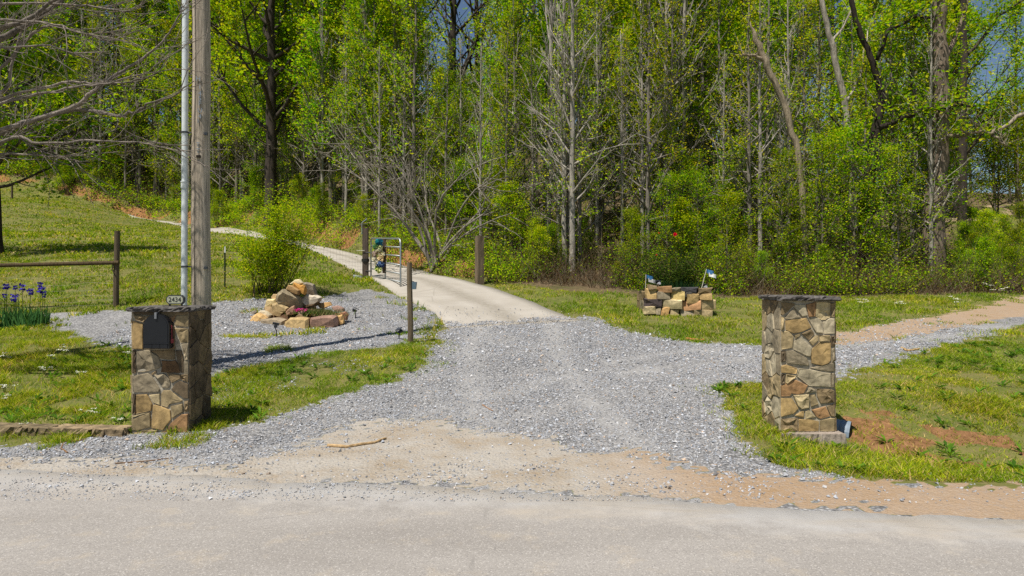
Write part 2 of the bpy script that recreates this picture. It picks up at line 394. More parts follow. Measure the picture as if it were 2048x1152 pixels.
    fcol = mixc(nt, ramp(nt, nB, [(.3, 0), (.7, 1)]), (.075, .052, .03), (.20, .145, .085))
    fcol = mixc(nt, ramp(nt, nA, [(.45, 0), (.7, .8)]), fcol, (.06, .075, .02))
    ccol = mixc(nt, ramp(nt, nB, [(.3, 0), (.7, 1)]), (.20, .085, .03), (.36, .19, .085))
    tcol = mixc(nt, ramp(nt, nB, [(.3, 0), (.7, 1)]), (.13, .065, .028), (.30, .16, .075))
    col = mixc(nt, soft(s1.outputs[1]), grass, dcol)
    col = mixc(nt, soft(s1.outputs[0]), col, gcol)
    col = mixc(nt, soft(s1.outputs[2]), col, fcol)
    col = mixc(nt, soft(s2.outputs[1]), col, tcol)
    col = mixc(nt, ramp(nt, mth(nt, 'ADD', s2.outputs[0], mth(nt, 'MULTIPLY_ADD', nB, .5, -.25)), [(.35, 0), (.6, 1)]), col, ccol)
    bh = mth(nt, 'ADD', mth(nt, 'MULTIPLY', nB, .8), mth(nt, 'ADD', mth(nt, 'MULTIPLY', nC, .4), mth(nt, 'MULTIPLY', vg.outputs['Distance'], -.5)))
    princ(nt, out, col, .97, bh, .8, .03, .1)
    me.materials.append(m)
    tag(link('ground', me), kind='structure')
ground()

def road():
    rows = []; xs = np.concatenate([[-120, -60, -30], np.arange(-14, 14.01, .05), [30, 60, 120]])
    ye = YE(np.clip(xs, -14, 14))+.22*(fbm(xs, xs*0, 1.1, 81)-.5)+.10*(fbm(xs, xs*0, 6, 83)-.5)-.05
    ts = np.concatenate([[0, .004, .05], np.linspace(.12, 1, 10)])
    v = []; c = []
    for t in ts:
        yy = ye-t*9.0
        zz = np.full_like(xs, .012) if t > 0 else np.full_like(xs, -.05)
        v.append(np.stack([xs, yy, zz+.02*np.sin(np.pi*t)], 1)); c.append(np.full((len(xs), 3), 1-sstep(0, .11, t)))
    n = len(xs); i = (np.arange(len(ts)-1)[:, None]*n+np.arange(n-1)[None]).ravel()
    b = MB(); b.add(np.concatenate(v), np.concatenate([np.stack([i, i+n, i+n+1], 1), np.stack([i, i+n+1, i+1], 1)]), np.concatenate(c))
    m, nt, out = newmat('road_surface'); pos = geo_pos(nt)
    st = scaled(nt, pos, (.35, 1.6, 1))
    nA = noise(nt, st, 1.2, 5, .6); nB = noise(nt, pos, 60, 3, .75); nD = noise(nt, pos, 3.5, 5, .7); vs = voro(nt, pos, 130); vd = voro(nt, pos, 2.3)
    sep = nt.nodes.new('ShaderNodeSeparateColor'); nt.links.new(vs.outputs['Color'], sep.inputs[0])
    col = mixc(nt, ramp(nt, nA, [(.3, 0), (.7, 1)]), (.258, .238, .216), (.322, .300, .274))
    col = mixc(nt, ramp(nt, nD, [(.55, 0), (.8, .5)]), col, (.46, .38, .27))
    col = mixc(nt, ramp(nt, sep.outputs[0], [(.0, .55), (.2, 0)]), col, (.15, .14, .135))
    col = mixc(nt, ramp(nt, sep.outputs[1], [(.8, 0), (1., .5)]), col, (.55, .52, .48))
    s1 = nt.nodes.new('ShaderNodeSeparateColor'); nt.links.new(colattr(nt), s1.inputs[0])
    e = ramp(nt, mth(nt, 'ADD', s1.outputs[0], mth(nt, 'MULTIPLY_ADD', nD, .9, -.45)), [(.35, 0), (.75, 1)])
    col = mixc(nt, e, col, mixc(nt, ramp(nt, nA, [(.45, 0), (.65, 1)]), (.40, .385, .365), (.39, .34, .275)))
    col = mixc(nt, ramp(nt, vd.outputs['Distance'], [(.012, .85), (.022, 0)]), col, (.05, .048, .046))
    vc = voro(nt, scaled(nt, mixc(nt, .35, pos, N(nt, 'ShaderNodeTexNoise', i_Scale=1.7).outputs['Color'], 'ADD'), (.5, 1, 1)), .55, 'DISTANCE_TO_EDGE')
    col = mixc(nt, mth(nt, 'MULTIPLY', ramp(nt, vc.outputs['Distance'], [(.002, .28), (.005, 0)]), ramp(nt, nA, [(.5, 0), (.62, 1)])), col, (.10, .095, .09))
    princ(nt, out, col, .9, mth(nt, 'ADD', nB, sep.outputs[0]), .5, .008, .25)
    tag(b.build('road', m, None, True), kind='structure')
road()

def concrete():
    def resamp(pts, n):
        q = np.array([G(*p) for p in pts]); s = np.concatenate([[0], np.cumsum(np.linalg.norm(np.diff(q[:, :2], axis=0), axis=1))])
        t = np.linspace(0, 1, n)*s[-1]; return np.stack([np.interp(t, s, q[:, 0]), np.interp(t, s, q[:, 1])], 1)
    n, k = 150, 9
    L = resamp(PG_CONC_L, n); Rr = resamp(PG_CONC_R, n)
    v = []; 
    u = np.linspace(0, 1, k)
    x = L[:, None, 0]*(1-u)+Rr[:, None, 0]*u; y = L[:, None, 1]*(1-u)+Rr[:, None, 1]*u
    z = H(x, y)
    for _ in range(2): z[1:-1] = (z[:-2]+z[1:-1]*2+z[2:])/4; z[:, 1:-1] = (z[:, :-2]+z[:, 1:-1]*2+z[:, 2:])/4
    z += (-.03+.065*sstep(0, 8, np.arange(n)))[:, None]
    top = np.stack([x, y, z], 2); skl = top[:, :1]-[0, 0, .14]; skr = top[:, -1:]-[0, 0, .14]
    g = np.concatenate([skl, top, skr], 1); w_ = k+2
    v = g.reshape(-1, 3); i = (np.arange(n-1)[:, None]*w_+np.arange(w_-1)[None]).ravel()
    f = np.concatenate([np.stack([i, i+1, i+w_+1], 1), np.stack([i, i+w_+1, i+w_], 1)])
    b = MB(); uu = np.concatenate([[0], u, [1]])
    cc = np.zeros((n, w_, 3)); cc[:, :, 0] = uu[None]; cc[:, :, 1] = np.linspace(0, 1, n)[:, None]
    b.add(v, f, cc.reshape(-1, 3))
    b.add(np.concatenate([g[0], g[0]-[0, 0, .14]]), np.concatenate([[[j, j+w_, j+1], [j+1, j+w_, j+w_+1]] for j in range(w_-1)]), np.concatenate([cc[0], cc[0]]))
    m, nt, out = newmat('concrete'); pos = geo_pos(nt)
    nA = noise(nt, pos, 1.0, 6, .65); nB = noise(nt, pos, 9, 5, .7); nC = noise(nt, pos, 70, 3, .7)
    s1 = nt.nodes.new('ShaderNodeSeparateColor'); nt.links.new(colattr(nt), s1.inputs[0])
    col = mixc(nt, ramp(nt, nA, [(.3, 0), (.7, 1)]), (.325, .295, .25), (.40, .37, .325))
    col = mixc(nt, ramp(nt, nB, [(.5, 0), (.85, .5)]), col, (.35, .30, .23))
    # tyre-worn dark streak up the middle
    d = mth(nt, 'ABSOLUTE', mth(nt, 'SUBTRACT', s1.outputs[0], .55))
    st = mth(nt, 'MULTIPLY', ramp(nt, d, [(.02, .9), (.15, 0)]), ramp(nt, nB, [(.25, .2), (.6, 1)]))
    col = mixc(nt, st, col, (.24, .215, .175))
    v2 = voro(nt, scaled(nt, pos, (1, .6, 1)), .5, 'DISTANCE_TO_EDGE')
    nt.links.new(mixc(nt, .25, pos, N(nt, 'ShaderNodeTexNoise', i_Scale=2.5).outputs['Color'], 'ADD'), v2.inputs['Vector'])
    col = mixc(nt, ramp(nt, v2.outputs['Distance'], [(.003, .35), (.008, 0)]), col, (.2, .18, .15))
    princ(nt, out, col, .92, mth(nt, 'ADD', nC, nB), .3, .008, .2)
    tag(b.build('driveway', m, None, True), kind='structure')
concrete()

# ------------------------------------------------------------------ stone pillars
def poly_clip(poly, a, b, c):          # keep a*x+b*y<=c
    out = []
    for i in range(len(poly)):
        p, q = poly[i], poly[(i+1) % len(poly)]; dp = a*p[0]+b*p[1]-c; dq = a*q[0]+b*q[1]-c
        if dp <= 0: out.append(p)
        if dp*dq < 0: t = dp/(dp-dq); out.append((p[0]+t*(q[0]-p[0]), p[1]+t*(q[1]-p[1])))
    return out
def one_stone(parent, origin, U, Vv, Nn, poly, col, rough, r, wd, depth=.02):
    """one flat-faced stone: outline polygon on the face, chamfered rim, slightly uneven face"""
    ring = []
    for k in range(len(poly)):
        p, q = np.array(poly[k]), np.array(poly[(k+1) % len(poly)]); n = max(1, int(np.linalg.norm(q-p)/.06))
        for e in range(n): ring.append(p+(q-p)*e/n)
    ring = np.array(ring); cen = ring.mean(0); n = len(ring); ring = ring+r.normal(0, .0018, ring.shape)
    ring[:, 0] = np.clip(ring[:, 0], .002, wd-.002)
    sz = np.sqrt(((ring-cen)**2).sum(1)).mean(); k1 = 1-min(.25, .006/sz)
    dp = depth*r.uniform(.55, .95); rg = .009 if rough else .0016; tx, ty = r.normal(0, .035, 2)
    inn = cen+(ring-cen)*k1; mid = cen+(ring-cen)*.5
    lay = [(ring, np.full(n, -.004)), (ring, np.full(n, dp*.8)), (inn, dp+r.normal(0, rg*.6, n)), (mid, dp*1.06+r.normal(0, rg, n))]
    vs = []
    for l, (q, dd) in enumerate(lay):
        dd = dd+((q-cen)@np.array([tx, ty]) if l >= 2 else 0)
        vs.append(origin+q[:, :1]*U+q[:, 1:]*Vv+np.maximum(dd, -.004)[:, None]*Nn)
    vs.append((origin+cen[0]*U+cen[1]*Vv+(dp*1.06+r.normal(0, rg))*Nn)[None]); f = []
    for l in range(3):
        for k in range(n):
            k2 = (k+1) % n; A = l*n; f += [[A+k, A+k2, A+n+k2], [A+k, A+n+k2, A+n+k]]
    for k in range(n): f.append([3*n+k, 3*n+(k+1) % n, 4*n])
    b = MB(); b.add(np.concatenate(vs), f, np.array(col)*r.uniform(.9, 1.08)); b.build('stone', M['stone'], parent)
def stone_face(parent, origin, U, Vv, Nn, wd, ht, seeds, r, gap=.005, depth=.02):
    """side faces: a power diagram of uneven cells, one stone each"""
    pts = [(s*wd, t*ht) for s, t, *_ in seeds]; wts = r.uniform(0, .006, len(pts))
    for i, (s, t, col, rough) in enumerate(seeds):
        x, y = pts[i]; poly = [(0, 0), (wd, 0), (wd, ht), (0, ht)]
        for j, (x2, y2) in enumerate(pts):
            if j == i: continue
            a, b_ = 2*(x2-x), 2*(y2-y); c = x2*x2+y2*y2-x*x-y*y+wts[i]-wts[j]
            L = math.hypot(a, b_); poly = poly_clip(poly, a, b_, c-gap*L)
            if len(poly) < 3: break
        if len(poly) >= 3: one_stone(parent, origin, U, Vv, Nn, poly, col, rough, r, wd, depth)
def rand_seeds(r, n, cols):
    pts = []
    while len(pts) < n:
        c = r.random((30, 2)); 
        d = [min([1e9]+[math.hypot((q[0]-p[0]), (q[1]-p[1])*2.2) for p in pts]) for q in c]
        pts.append(c[int(np.argmax(np.array(d)*r.uniform(.7, 1, 30)))])
    return [(p[0], p[1], cols[r.integers(len(cols))], r.random() < .35) for p in pts]
def slab_mesh(b, x0, x1, y0, y1, z0, z1, r, col, nx=22, ny=14, jag=.012, tilt=0):
    """rough-edged stone slab"""
    per = []
    for t in np.linspace(0, 1, nx, endpoint=False): per.append((x0+(x1-x0)*t, y0))
    for t in np.linspace(0, 1, ny, endpoint=False): per.append((x1, y0+(y1-y0)*t))
    for t in np.linspace(0, 1, nx, endpoint=False): per.append((x1+(x0-x1)*t, y1))
    for t in np.linspace(0, 1, ny, endpoint=False): per.append((x0, y1+(y0-y1)*t))
    per = np.array(per); n = len(per); c = per.mean(0)
    dirn = (per-c)/np.linalg.norm(per-c, axis=1)[:, None]
    L = []
    for k, zf in enumerate((0, .35, .7, 1)):
        q = per+dirn*(r.normal(0, jag, (n, 1))-(.012 if k in (0, 3) else 0))
        L.append(np.concatenate([q, (z0+(z1-z0)*zf+tilt*(q[:, :1]-c[0])+r.normal(0, jag*.12, (n, 1)))], 1))
    inn = c+(per-c)*.6; L.append(np.concatenate([inn, np.full((n, 1), z1)+tilt*(inn[:, :1]-c[0])+r.normal(0, .003, (n, 1))], 1))
    v = np.concatenate(L+[np.array([[*c, z1]]), np.array([[*c, z0]])]); f = []
    for l in range(4):
        for k in range(n):
            k2 = (k+1) % n; f += [[l*n+k, l*n+k2, (l+1)*n+k2], [l*n+k, (l+1)*n+k2, (l+1)*n+k]]
    for k in range(n): f += [[4*n+k, 4*n+(k+1) % n, 5*n], [(k+1) % n, k, 5*n+1]]
    b.add(v, f, col)
TAN, OCH, GRY, LGR, BRN, DBR, RST, CRM = srgb(176,156,116), srgb(188,154,96), srgb(152,142,122), srgb(182,174,152), srgb(144,122,90), srgb(104,88,70), srgb(178,128,82), srgb(204,186,144)
_mean = srgb(160, 142, 108)
TAN, OCH, GRY, LGR, BRN, DBR, RST, CRM = [(c*.62+_mean*.38*(c.sum()/_mean.sum())**.7)*.94 for c in (TAN, OCH, GRY, LGR, BRN, DBR, RST, CRM)]
X1, Y1, X2, Y2 = np.array([1., 0, 0]), np.array([0, 1., 0]), np.array([-1., 0, 0]), np.array([0, -1., 0]); ZV = np.array([0, 0, 1.])
def pillar(label, x0, x1, y0, y1, zb, zt, front, left_cols, right_cols, seed, tilt, front_px):
    r = np.random.default_rng(seed); t = thing('stone_pillar', label, 'pillar', (0, 0, 0))
    b = MB(); b.add(*box_arr(x0, x1, y0, y1, zb-.25, zt), srgb(168, 160, 142)); b.build('mortar_core', M['mortar'], t)
    fx0, fx1, fy0, fy1 = front_px
    h = zt-zb
    for pp, c, rg in front:
        q = np.array([((px-(fx0[0]+(fx0[1]-fx0[0])*(py-fy0)/(fy1-fy0)))/((fx1[0]-fx0[0])+((fx1[1]-fx1[0])-(fx0[1]-fx0[0]))*(py-fy0)/(fy1-fy0))*(x1-x0), (fy1-py)/(fy1-fy0)*h) for px, py in pp]); q = q.mean(0)+(q-q.mean(0))*1.015
        if sum(q[k][0]*q[k-1][1]-q[k-1][0]*q[k][1] for k in range(len(q))) > 0: q = q[::-1]
        q[:, 0] = np.clip(q[:, 0], .003, x1-x0-.003); q[:, 1] = np.clip(q[:, 1], .003, h-.003)
        one_stone(t, np.array([x0, y0, zb]), X1, ZV, Y2, [tuple(a) for a in q], c, rg, r, x1-x0)
    stone_face(t, np.array([x0, y1, zb]), Y2, ZV, X2, y1-y0, h, rand_seeds(r, 24, left_cols), r)
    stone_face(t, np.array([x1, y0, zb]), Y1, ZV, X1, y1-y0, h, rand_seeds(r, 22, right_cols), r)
    stone_face(t, np.array([x1, y1, zb]), X2, ZV, Y1, x1-x0, h, rand_seeds(r, 24, left_cols), r)
    b = MB(); slab_mesh(b, x0-.045, x1+.045, y0-.055, y1+.05, zt, zt+.05, r, srgb(92, 88, 84), tilt=tilt); b.build('cap_stone', M['slate'], t)
    return t
def zp(x0, y0, k, c, rg, *p): return ([(x0+p[i]/k, y0+p[i+1]/k) for i in range(0, len(p), 2)], c, rg)
def z1(c, rg, *p): return zp(240, 570, 6.777, c, rg, *p)
def z4(c, rg, *p): return zp(250, 720, 6.4, c, rg, *p)
def z2(c, rg, *p): return zp(1500, 570, 7.68, c, rg, *p)
def z5(c, rg, *p): return zp(1500, 720, 6.064, c, rg, *p)
LF = [z1(BRN,1,210,405,420,410,345,505,240,470), z1(OCH,0,195,485,330,520,328,860,190,858), z1(DBR,0,210,350,560,352,560,395,430,400,210,395), z1(BRN,0,575,352,925,352,925,390,765,400,660,425,575,395),
      z1(BRN,0,350,520,430,410,640,415,735,560,735,860,345,860), z1(RST*.75,0,665,435,755,412,728,490), z1(TAN,0,770,412,925,400,920,555,750,540,742,505), z1(TAN*.9,1,750,580,920,590,920,770,815,770), z1(GRY,1,828,790,918,785,912,1010,862,1015), z1(GRY*.9,0,845,1035,908,1030,905,1225,845,1215),
      z1(DBR,1,185,880,228,882,220,1185,180,1190), z1(GRY,1,245,885,398,875,520,965,555,1100,430,1150,238,1172), z1(BRN,0,420,880,730,875,735,1000,640,1005,545,985,500,930), z1(RST*.55,0,560,1015,680,1025,735,1015,795,1100,785,1185,545,1175,570,1090), z1(DBR,0,748,880,820,880,848,1020,838,1180,805,1180,765,1010),
      z4(GRY,0,105,195,300,165,345,215,435,370,428,400,110,402), z4(BRN,0,330,168,395,130,398,155,345,185), z4(GRY,1,370,190,498,165,555,250,565,300,540,355,468,350,445,300), z4(BRN,0,520,155,688,180,690,232,582,290,562,240), z4(BRN,1,705,185,783,180,780,285,702,248), z4(DBR,0,580,370,625,295,682,264,783,305,780,485,722,485),
      z4(OCH,0,150,440,278,435,340,560,326,640,142,680), z4(CRM,0,302,445,428,430,428,570,352,538), z4(TAN,0,447,435,482,380,560,385,698,512,688,527,552,560,520,595,445,572), z4(DBR,1,105,430,138,435,130,695,95,695), z4(OCH*1.05,0,347,582,372,565,552,642,556,757,460,895,328,866), z4(TAN*1.05,0,565,585,706,556,710,655,572,738), z4(BRN,1,726,525,780,515,775,655,728,660),
      z4(TAN*.95,0,90,750,308,668,306,846,152,903,86,886), z4(CRM,0,98,708,290,664,92,738), z4(TAN,1,100,925,318,884,395,902,382,955,95,965), z4(RST,0,412,930,482,915,562,805,692,696,770,688,766,962,420,962)]
RF = [z2(BRN,0,470,262,690,283,640,338,492,460,468,438), z2(GRY,0,528,512,660,350,770,498,640,520), z2(LGR,0,692,303,846,303,876,468,797,485,675,338), z2(RST,0,862,303,998,262,996,478,902,490), z2(CRM,1,1012,262,1232,262,1228,488,1150,540,1092,526,1008,478), z2(TAN,1,1246,272,1303,272,1300,490,1246,486),
      z2(TAN,1,468,482,514,494,518,688,468,690), z2(OCH*.85,0,542,544,858,504,930,652,780,716,662,740,542,686), z2(LGR,0,888,504,1048,508,1092,562,1116,735,1012,730), z2(LGR*1.12,0,1112,568,1220,514,1300,514,1298,736,1136,740), z2(TAN,0,470,714,578,708,662,792,642,966,480,986), z2(TAN*.9,0,677,768,768,744,758,788,692,826), z2(BRN,1,788,743,932,674,980,750,900,840),
      z2(LGR,0,668,872,770,806,936,960,917,1096,850,1082,664,988), z2(TAN,0,903,872,1000,774,1042,774,1042,848,956,930), z2(TAN,1,1052,774,1218,774,1218,857,1062,866), z2(OCH*.9,0,967,962,1062,884,1222,884,1222,1150,1190,1200,1080,1235,935,1195,932,1005), z2(DBR,1,1237,784,1295,774,1290,940,1237,936), z2(DBR,1,470,1012,534,1004,538,1168,470,1176), z2(GRY*.95,0,548,1014,648,1004,856,1122,890,1185,880,1235,560,1186), z2(GRY,1,1242,982,1297,965,1292,1195,1242,1205),
      z5(GRY,0,718,95,960,35,1003,35,1003,138,860,122), z5(OCH,0,372,72,430,54,566,102,547,162,368,152), z5(LGR*.95,0,562,194,592,109,720,114,958,158,956,326,840,316,702,311), z5(GRY,0,970,158,1003,158,1000,327,970,327), z5(DBR,1,368,172,410,168,410,283,368,288), z5(TAN,1,427,169,543,188,538,218,440,286,422,268),
      z5(RST*1.05,0,368,312,540,238,686,312,638,396,560,416,492,398,478,432,368,437), z5(GRY,1,668,392,706,330,782,348,777,382,700,401), z5(BRN,1,793,354,958,349,1003,373,1000,506,842,526,803,440), z5(CRM,1,513,428,698,419,706,480,697,576,611,595,572,556), z5(TAN,0,717,424,768,414,811,537,722,566), z5(OCH*1.15,0,370,464,498,464,570,590,518,646,370,686),
      z5(OCH,0,533,674,620,614,637,622,637,697), z5(CRM,0,658,622,698,609,780,688,662,711), z5(RST*1.1,0,733,607,898,564,946,677,840,711,793,688), z5(BRN,0,913,562,1000,530,1000,686,961,677), z5(BRN,1,368,714,558,704,562,858,368,858), z5(OCH*.8,0,578,719,700,719,811,743,807,862,578,862), z5(TAN*.85,0,828,738,960,704,1000,704,1000,862,828,862)]
LF = [(p, c*.86, g) for p, c, g in LF]
left_pillar = pillar('square stone pillar holding a black mailbox, dark slate cap on top', -4.187, -3.564, 7.53, 8.06, 0.0, 1.352, LF, [BRN, TAN, GRY], [DBR*.75, BRN*.7, DBR], 21, .0, ((268, 263), (377, 370), 622, 868))  # right face palette darkened: shade of the side away from the sun, as colour
right_pillar = pillar('tan and grey stone pillar on a concrete footing beside the ditch', 2.962, 3.558, 7.53, 8.06, .03, 1.472, RF, [GRY, BRN, TAN, LGR], [BRN, GRY, DBR], 22, -.012, ((1561, 1560), (1670, 1665), 601, 863))
r = np.random.default_rng(5); b = MB(); slab_mesh(b, 2.93, 3.63, 7.40, 8.16, -.30, .028, r, srgb(150, 138, 126), jag=.006); b.build('footing', M['mortar'], right_pillar)

# ------------------------------------------------------------------ mailbox and number plaque on the mailbox pillar
def arch_pts(w_, h, n=14):
    rr = w_/2; pts = [(-rr, 0), (rr, 0)]
    for a in np.linspace(0, math.pi, n): pts.append((rr*math.cos(a), h-rr+rr*math.sin(a)))
    return np.array(pts)
def extr(b, pts, y0, y1, col, off=(0, 0, 0)):
    n = len(pts); c = pts.mean(0); o = np.array(off)
    A = np.stack([pts[:, 0], np.full(n, y0), pts[:, 1]], 1)+o; B = np.stack([pts[:, 0], np.full(n, y1), pts[:, 1]], 1)+o
    v = np.concatenate([A, B, [[c[0], y0, c[1]]+o], [[c[0], y1, c[1]]+o]]); f = []
    for k in range(n):
        k2 = (k+1) % n; f += [[k, n+k, n+k2], [k, n+k2, k2], [2*n, k, k2], [2*n+1, n+k2, n+k]]
    b.add(v, f, col)
BLK = srgb(19, 21, 26)
mx0, mz0 = (313.5-1024)/F*7.42, CZ+(HZ-697)/F*7.42
mb = thing('mailbox', 'black arched metal mailbox set into the stone pillar', 'mailbox', (mx0, 7.42, mz0))
b = MB(); extr(b, arch_pts(.268, .366), .012, .40, BLK); b.build('body', M['paint'], mb)
b = MB(); extr(b, arch_pts(.282, .374), -.012, .011, BLK*1.1, (0, 0, -.002))
p2 = arch_pts(.25, .29); p2[:, 1] += .066; extr(b, p2, -.016, -.0125, BLK*1.15)
door = b.build('door', M['paint'], mb)
for k in range(3):
    b = MB(); b.add(*box_arr(-.125+k*.084, -.045+k*.084, -.017, -.0125, .003, .052), BLK*1.2); b.build('hinge_panel', M['paint'], door)
b = MB(); b.add(*box_arr(-.138, .138, -.022, -.0125, .055, .064), BLK*2.0); b.build('ridge', M['paint'], door)
b = MB(); b.add(*box_arr(-.011, .011, -.030, -.0125, .325, .392), srgb(120, 122, 125)); b.add(*box_arr(-.016, .016, -.012, .03, .375, .395), srgb(60, 62, 66)); b.build('latch', M['paint'], mb)
b = MB(); RED = srgb(150, 62, 70)
b.add(*box_arr(.137, .142, .04, .055, .06, .25), RED); b.add(*box_arr(.137, .143, .03, .085, .055, .10), RED); b.build('flag', M['paint'], mb)
pc = P(350, 599, 7.72); pl = thing('number_plaque', 'house number plaque reading 2434 on the mailbox pillar', 'plaque', (pc[0], 7.72, 1.404), (0, 0, R(-3)))
def octo(w_, h, c): return np.array([(-w_/2+c, 0), (w_/2-c, 0), (w_/2, c), (w_/2, h-c), (w_/2-c, h), (-w_/2+c, h), (-w_/2, h-c), (-w_/2, c)])
b = MB(); extr(b, octo(.205, .105, .028), .0, .035, srgb(58, 60, 62), (0, 0, .02)); b.build('frame', M['plastic'], pl)
b = MB(); p_ = octo(.182, .082, .022); p_[:, 1] += .0115; extr(b, p_, -.003, .0, srgb(170, 172, 150), (0, 0, .02)); plate = b.build('face_plate', M['plastic'], pl)
def text_obj(s, size, mat, parent, loc, rot, col, ext=.0012):
    c = bpy.data.curves.new('txt', 'FONT'); c.body = s; c.size = size; c.extrude = ext; c.align_x = 'CENTER'; c.align_y = 'CENTER'
    o = bpy.data.objects.new('txt', c); COL.objects.link(o); bpy.context.view_layer.update()
    me = bpy.data.meshes.new_from_object(o.evaluated_get(bpy.context.evaluated_depsgraph_get()))
    bpy.data.objects.remove(o); a = me.color_attributes.new('Col', 'FLOAT_COLOR', 'POINT')
    for d in a.data: d.color = (*col, 1)
    me.materials.clear(); me.materials.append(mat); return link('numerals', me, parent, loc, rot)
text_obj('2434', .074, M['plastic'], pl, (0, -.0045, .0725), (R(90), 0, 0), srgb(38, 42, 42))
b = MB(); b.add(*box_arr(-.13, .13, -.03, .06, -.002, .006), srgb(46, 40, 36)); b.build('base_plate', M['plastic'], pl)
for s in (-1, 1):
    b = MB(); b.add(*box_arr(s*.07-.007, s*.07+.007, .01, .026, .006, .022), srgb(40, 40, 40)); b.build('foot', M['plastic'], pl)

# ------------------------------------------------------------------ utility pole with conduit
px_, py_ = P(402, 0, 10.6)[0], 10.6; pz = Hs(px_, py_)
up = thing('utility_pole', 'weathered wooden utility pole with grey conduit strapped alongside', 'pole', (px_, py_, pz))
zz = np.linspace(-.4, 11.5, 26); rr_ = np.linspace(.146, .112, 26)
wob = np.stack([.006*np.sin(zz*1.7), .006*np.cos(zz*1.3), zz], 1)
b = MB(); v, f = tube_arr(wob, rr_, 22); 
th = np.arctan2(v[:, 1], v[:, 0]); sd = .5+.5*vn(th*2.2, v[:, 2]*.15, 1, 5)
b.add(v, f, srgb(196, 182, 162)[None]*sd[:, None]*1.15); b.build('pole_shaft', M['oldwood'], up, True)
b = MB(); cz = np.linspace(0, 11.3, 60); a0 = R(-103)
b.add(*tube_arr(np.stack([(.150-.003*cz)*math.cos(a0)+.004*np.sin(cz*3), (.150-.003*cz)*math.sin(a0)+0*cz, cz], 1), .0045, 5), srgb(70, 66, 60)); b.build('ground_wire', M['plastic'], up)
cx = P(366, 0, 10.45)[0]-px_; cdt = srgb(214, 220, 220)
b = MB(); zc = np.linspace(-.2, 11.2, 12); v, f = tube_arr(np.stack([cx+.004*zc, -.12+0*zc, zc], 1), .0455, 18); b.add(v, f, cdt); cond = b.build('conduit', M['plastic'], up, True)
for zr in (P(0, 370, 10.45)[2]-pz, P(0, 20, 10.45)[2]-pz):
    b = MB(); b.add(*tube_arr([[cx+.004*zr, -.12, zr-.05], [cx+.004*zr, -.12, zr+.05]], .053, 18), cdt*.96); b.add(*tube_arr([[cx+.004*zr, -.12, zr+.04], [cx+.004*zr, -.12, zr+.062]], .057, 18), cdt*.95); b.build('coupling', M['plastic'], cond, False)
for zr in (P(0, 264, 10.45)[2]-pz, P(0, 533, 10.45)[2]-pz, P(0, -200, 10.45)[2]-pz):
    b = MB(); b.add(*tube_arr([[cx+.004*zr, -.12, zr-.013], [cx+.004*zr, -.12, zr+.013]], .051, 16), srgb(90, 92, 95)); b.add(*box_arr(cx+.045, -.10, -.115, -.095, zr-.012, zr+.012), srgb(100, 102, 104)); b.build('strap', M['galv'], up)
    b = MB(); b.add(*tube_arr([[.10, -.09, zr-.02], [.135, -.125, zr-.02]], .018, 8), srgb(110, 112, 115)); b.add(*box_arr(.10, .15, -.125, -.10, zr-.04, zr), srgb(80, 84, 90)); b.build('bolt', M['galv'], up)
for k, (ch, py) in enumerate([('H', 158), ('1', 174), ('4', 187), ('5', 197), ('F', 207), ('U', 221), ('4', 233), ('1', 242), ('T', 290), ('T', 302)]):
    zr = P(0, py, 10.46)[2]-pz; sx = .045 if k in range(1, 7) else .02
    text_obj(ch, .10, M['galv'], up, (sx, -.158+.0029*zr+sx*.2, zr), (R(90), 0, R(14)), srgb(170, 178, 184), .004).name = 'tag_letter'
b = MB(); zr = P(0, 313, 10.46)[2]-pz; b.add(*box_arr(-.005, .055, -.155, -.11, zr-.018, zr+.02), srgb(52, 44, 38)); b.build('knot_hole', M['oldwood'], up)

# ------------------------------------------------------------------ fence on the left
fx, fy = P(232, 0, 15.5)[0], 15.5
fen = thing('wire_fence', 'woven wire fence with weathered timber posts along the meadow', 'fence', (0, 0, 0))
def wpost(px, py0, py1, d, rad, name, parent, col, lean=0):
    x = P(px, 0, d)[0]; zt = CZ+(HZ-py0)/F*d; zb = Hs(x, d)-.25; b = MB()
    zz = np.linspace(zb, zt, 10); v, f = tube_arr(np.stack([x+lean*(zz-zb)+.006*np.sin(zz*3), d+0*zz, zz], 1), rad*(1.05-.08*np.linspace(0, 1, 10)), 12)
    b.add(v, f, col); return b.build(name, M['oldwood'], parent, False)
WD = srgb(96, 84, 66)
wpost(232, 462, 0, 15.5, .06, 'post', fen, WD, .012); wpost(-90, 455, 0, 15.3, .06, 'post', fen, WD)
b = MB(); a_ = P(238, 525, 15.44); c_ = P(-100, 533, 15.2); ln = np.linspace(0, 1, 12)[:, None]; b.add(*tube_arr(a_+(c_-a_)*ln, .045, 9), srgb(84, 70, 48)); b.build('rail', M['oldwood'], fen)
b = MB(); b.add(*tube_arr([P(226, 528, 15.42), P(224, 540, 15.41), P(229, 546, 15.41)], .012, 6), srgb(70, 60, 46)); b.build('rail_hook', M['oldwood'], fen)
x = P(450, 0, 17.6)[0]; zb = Hs(x, 17.6); zt = CZ+(HZ-493)/F*17.6
b = MB(); b.add(*box_arr(x-.016, x+.016, 17.6-.006, 17.6+.006, zb-.2, zt-.16), srgb(38, 62, 40)); b.add(*box_arr(x-.005, x+.005, 17.57, 17.594, zb-.2, zt-.16), srgb(38, 62, 40)); tp = b.build('steel_post', M['paint'], fen)
b = MB(); b.add(*box_arr(x-.016, x+.016, 17.6-.006, 17.6+.006, zt-.16, zt), srgb(215, 215, 210)); b.build('post_tip', M['paint'], tp)
line = [P(-90, 0, 15.3)[:2], np.array([fx, fy]), np.array([x, 17.6]), np.array([P(560, 0, 19.6)[0], 19.6]), P(728, 0, 23.4)[:2]]
b = MB(); wc = srgb(92, 88, 80)
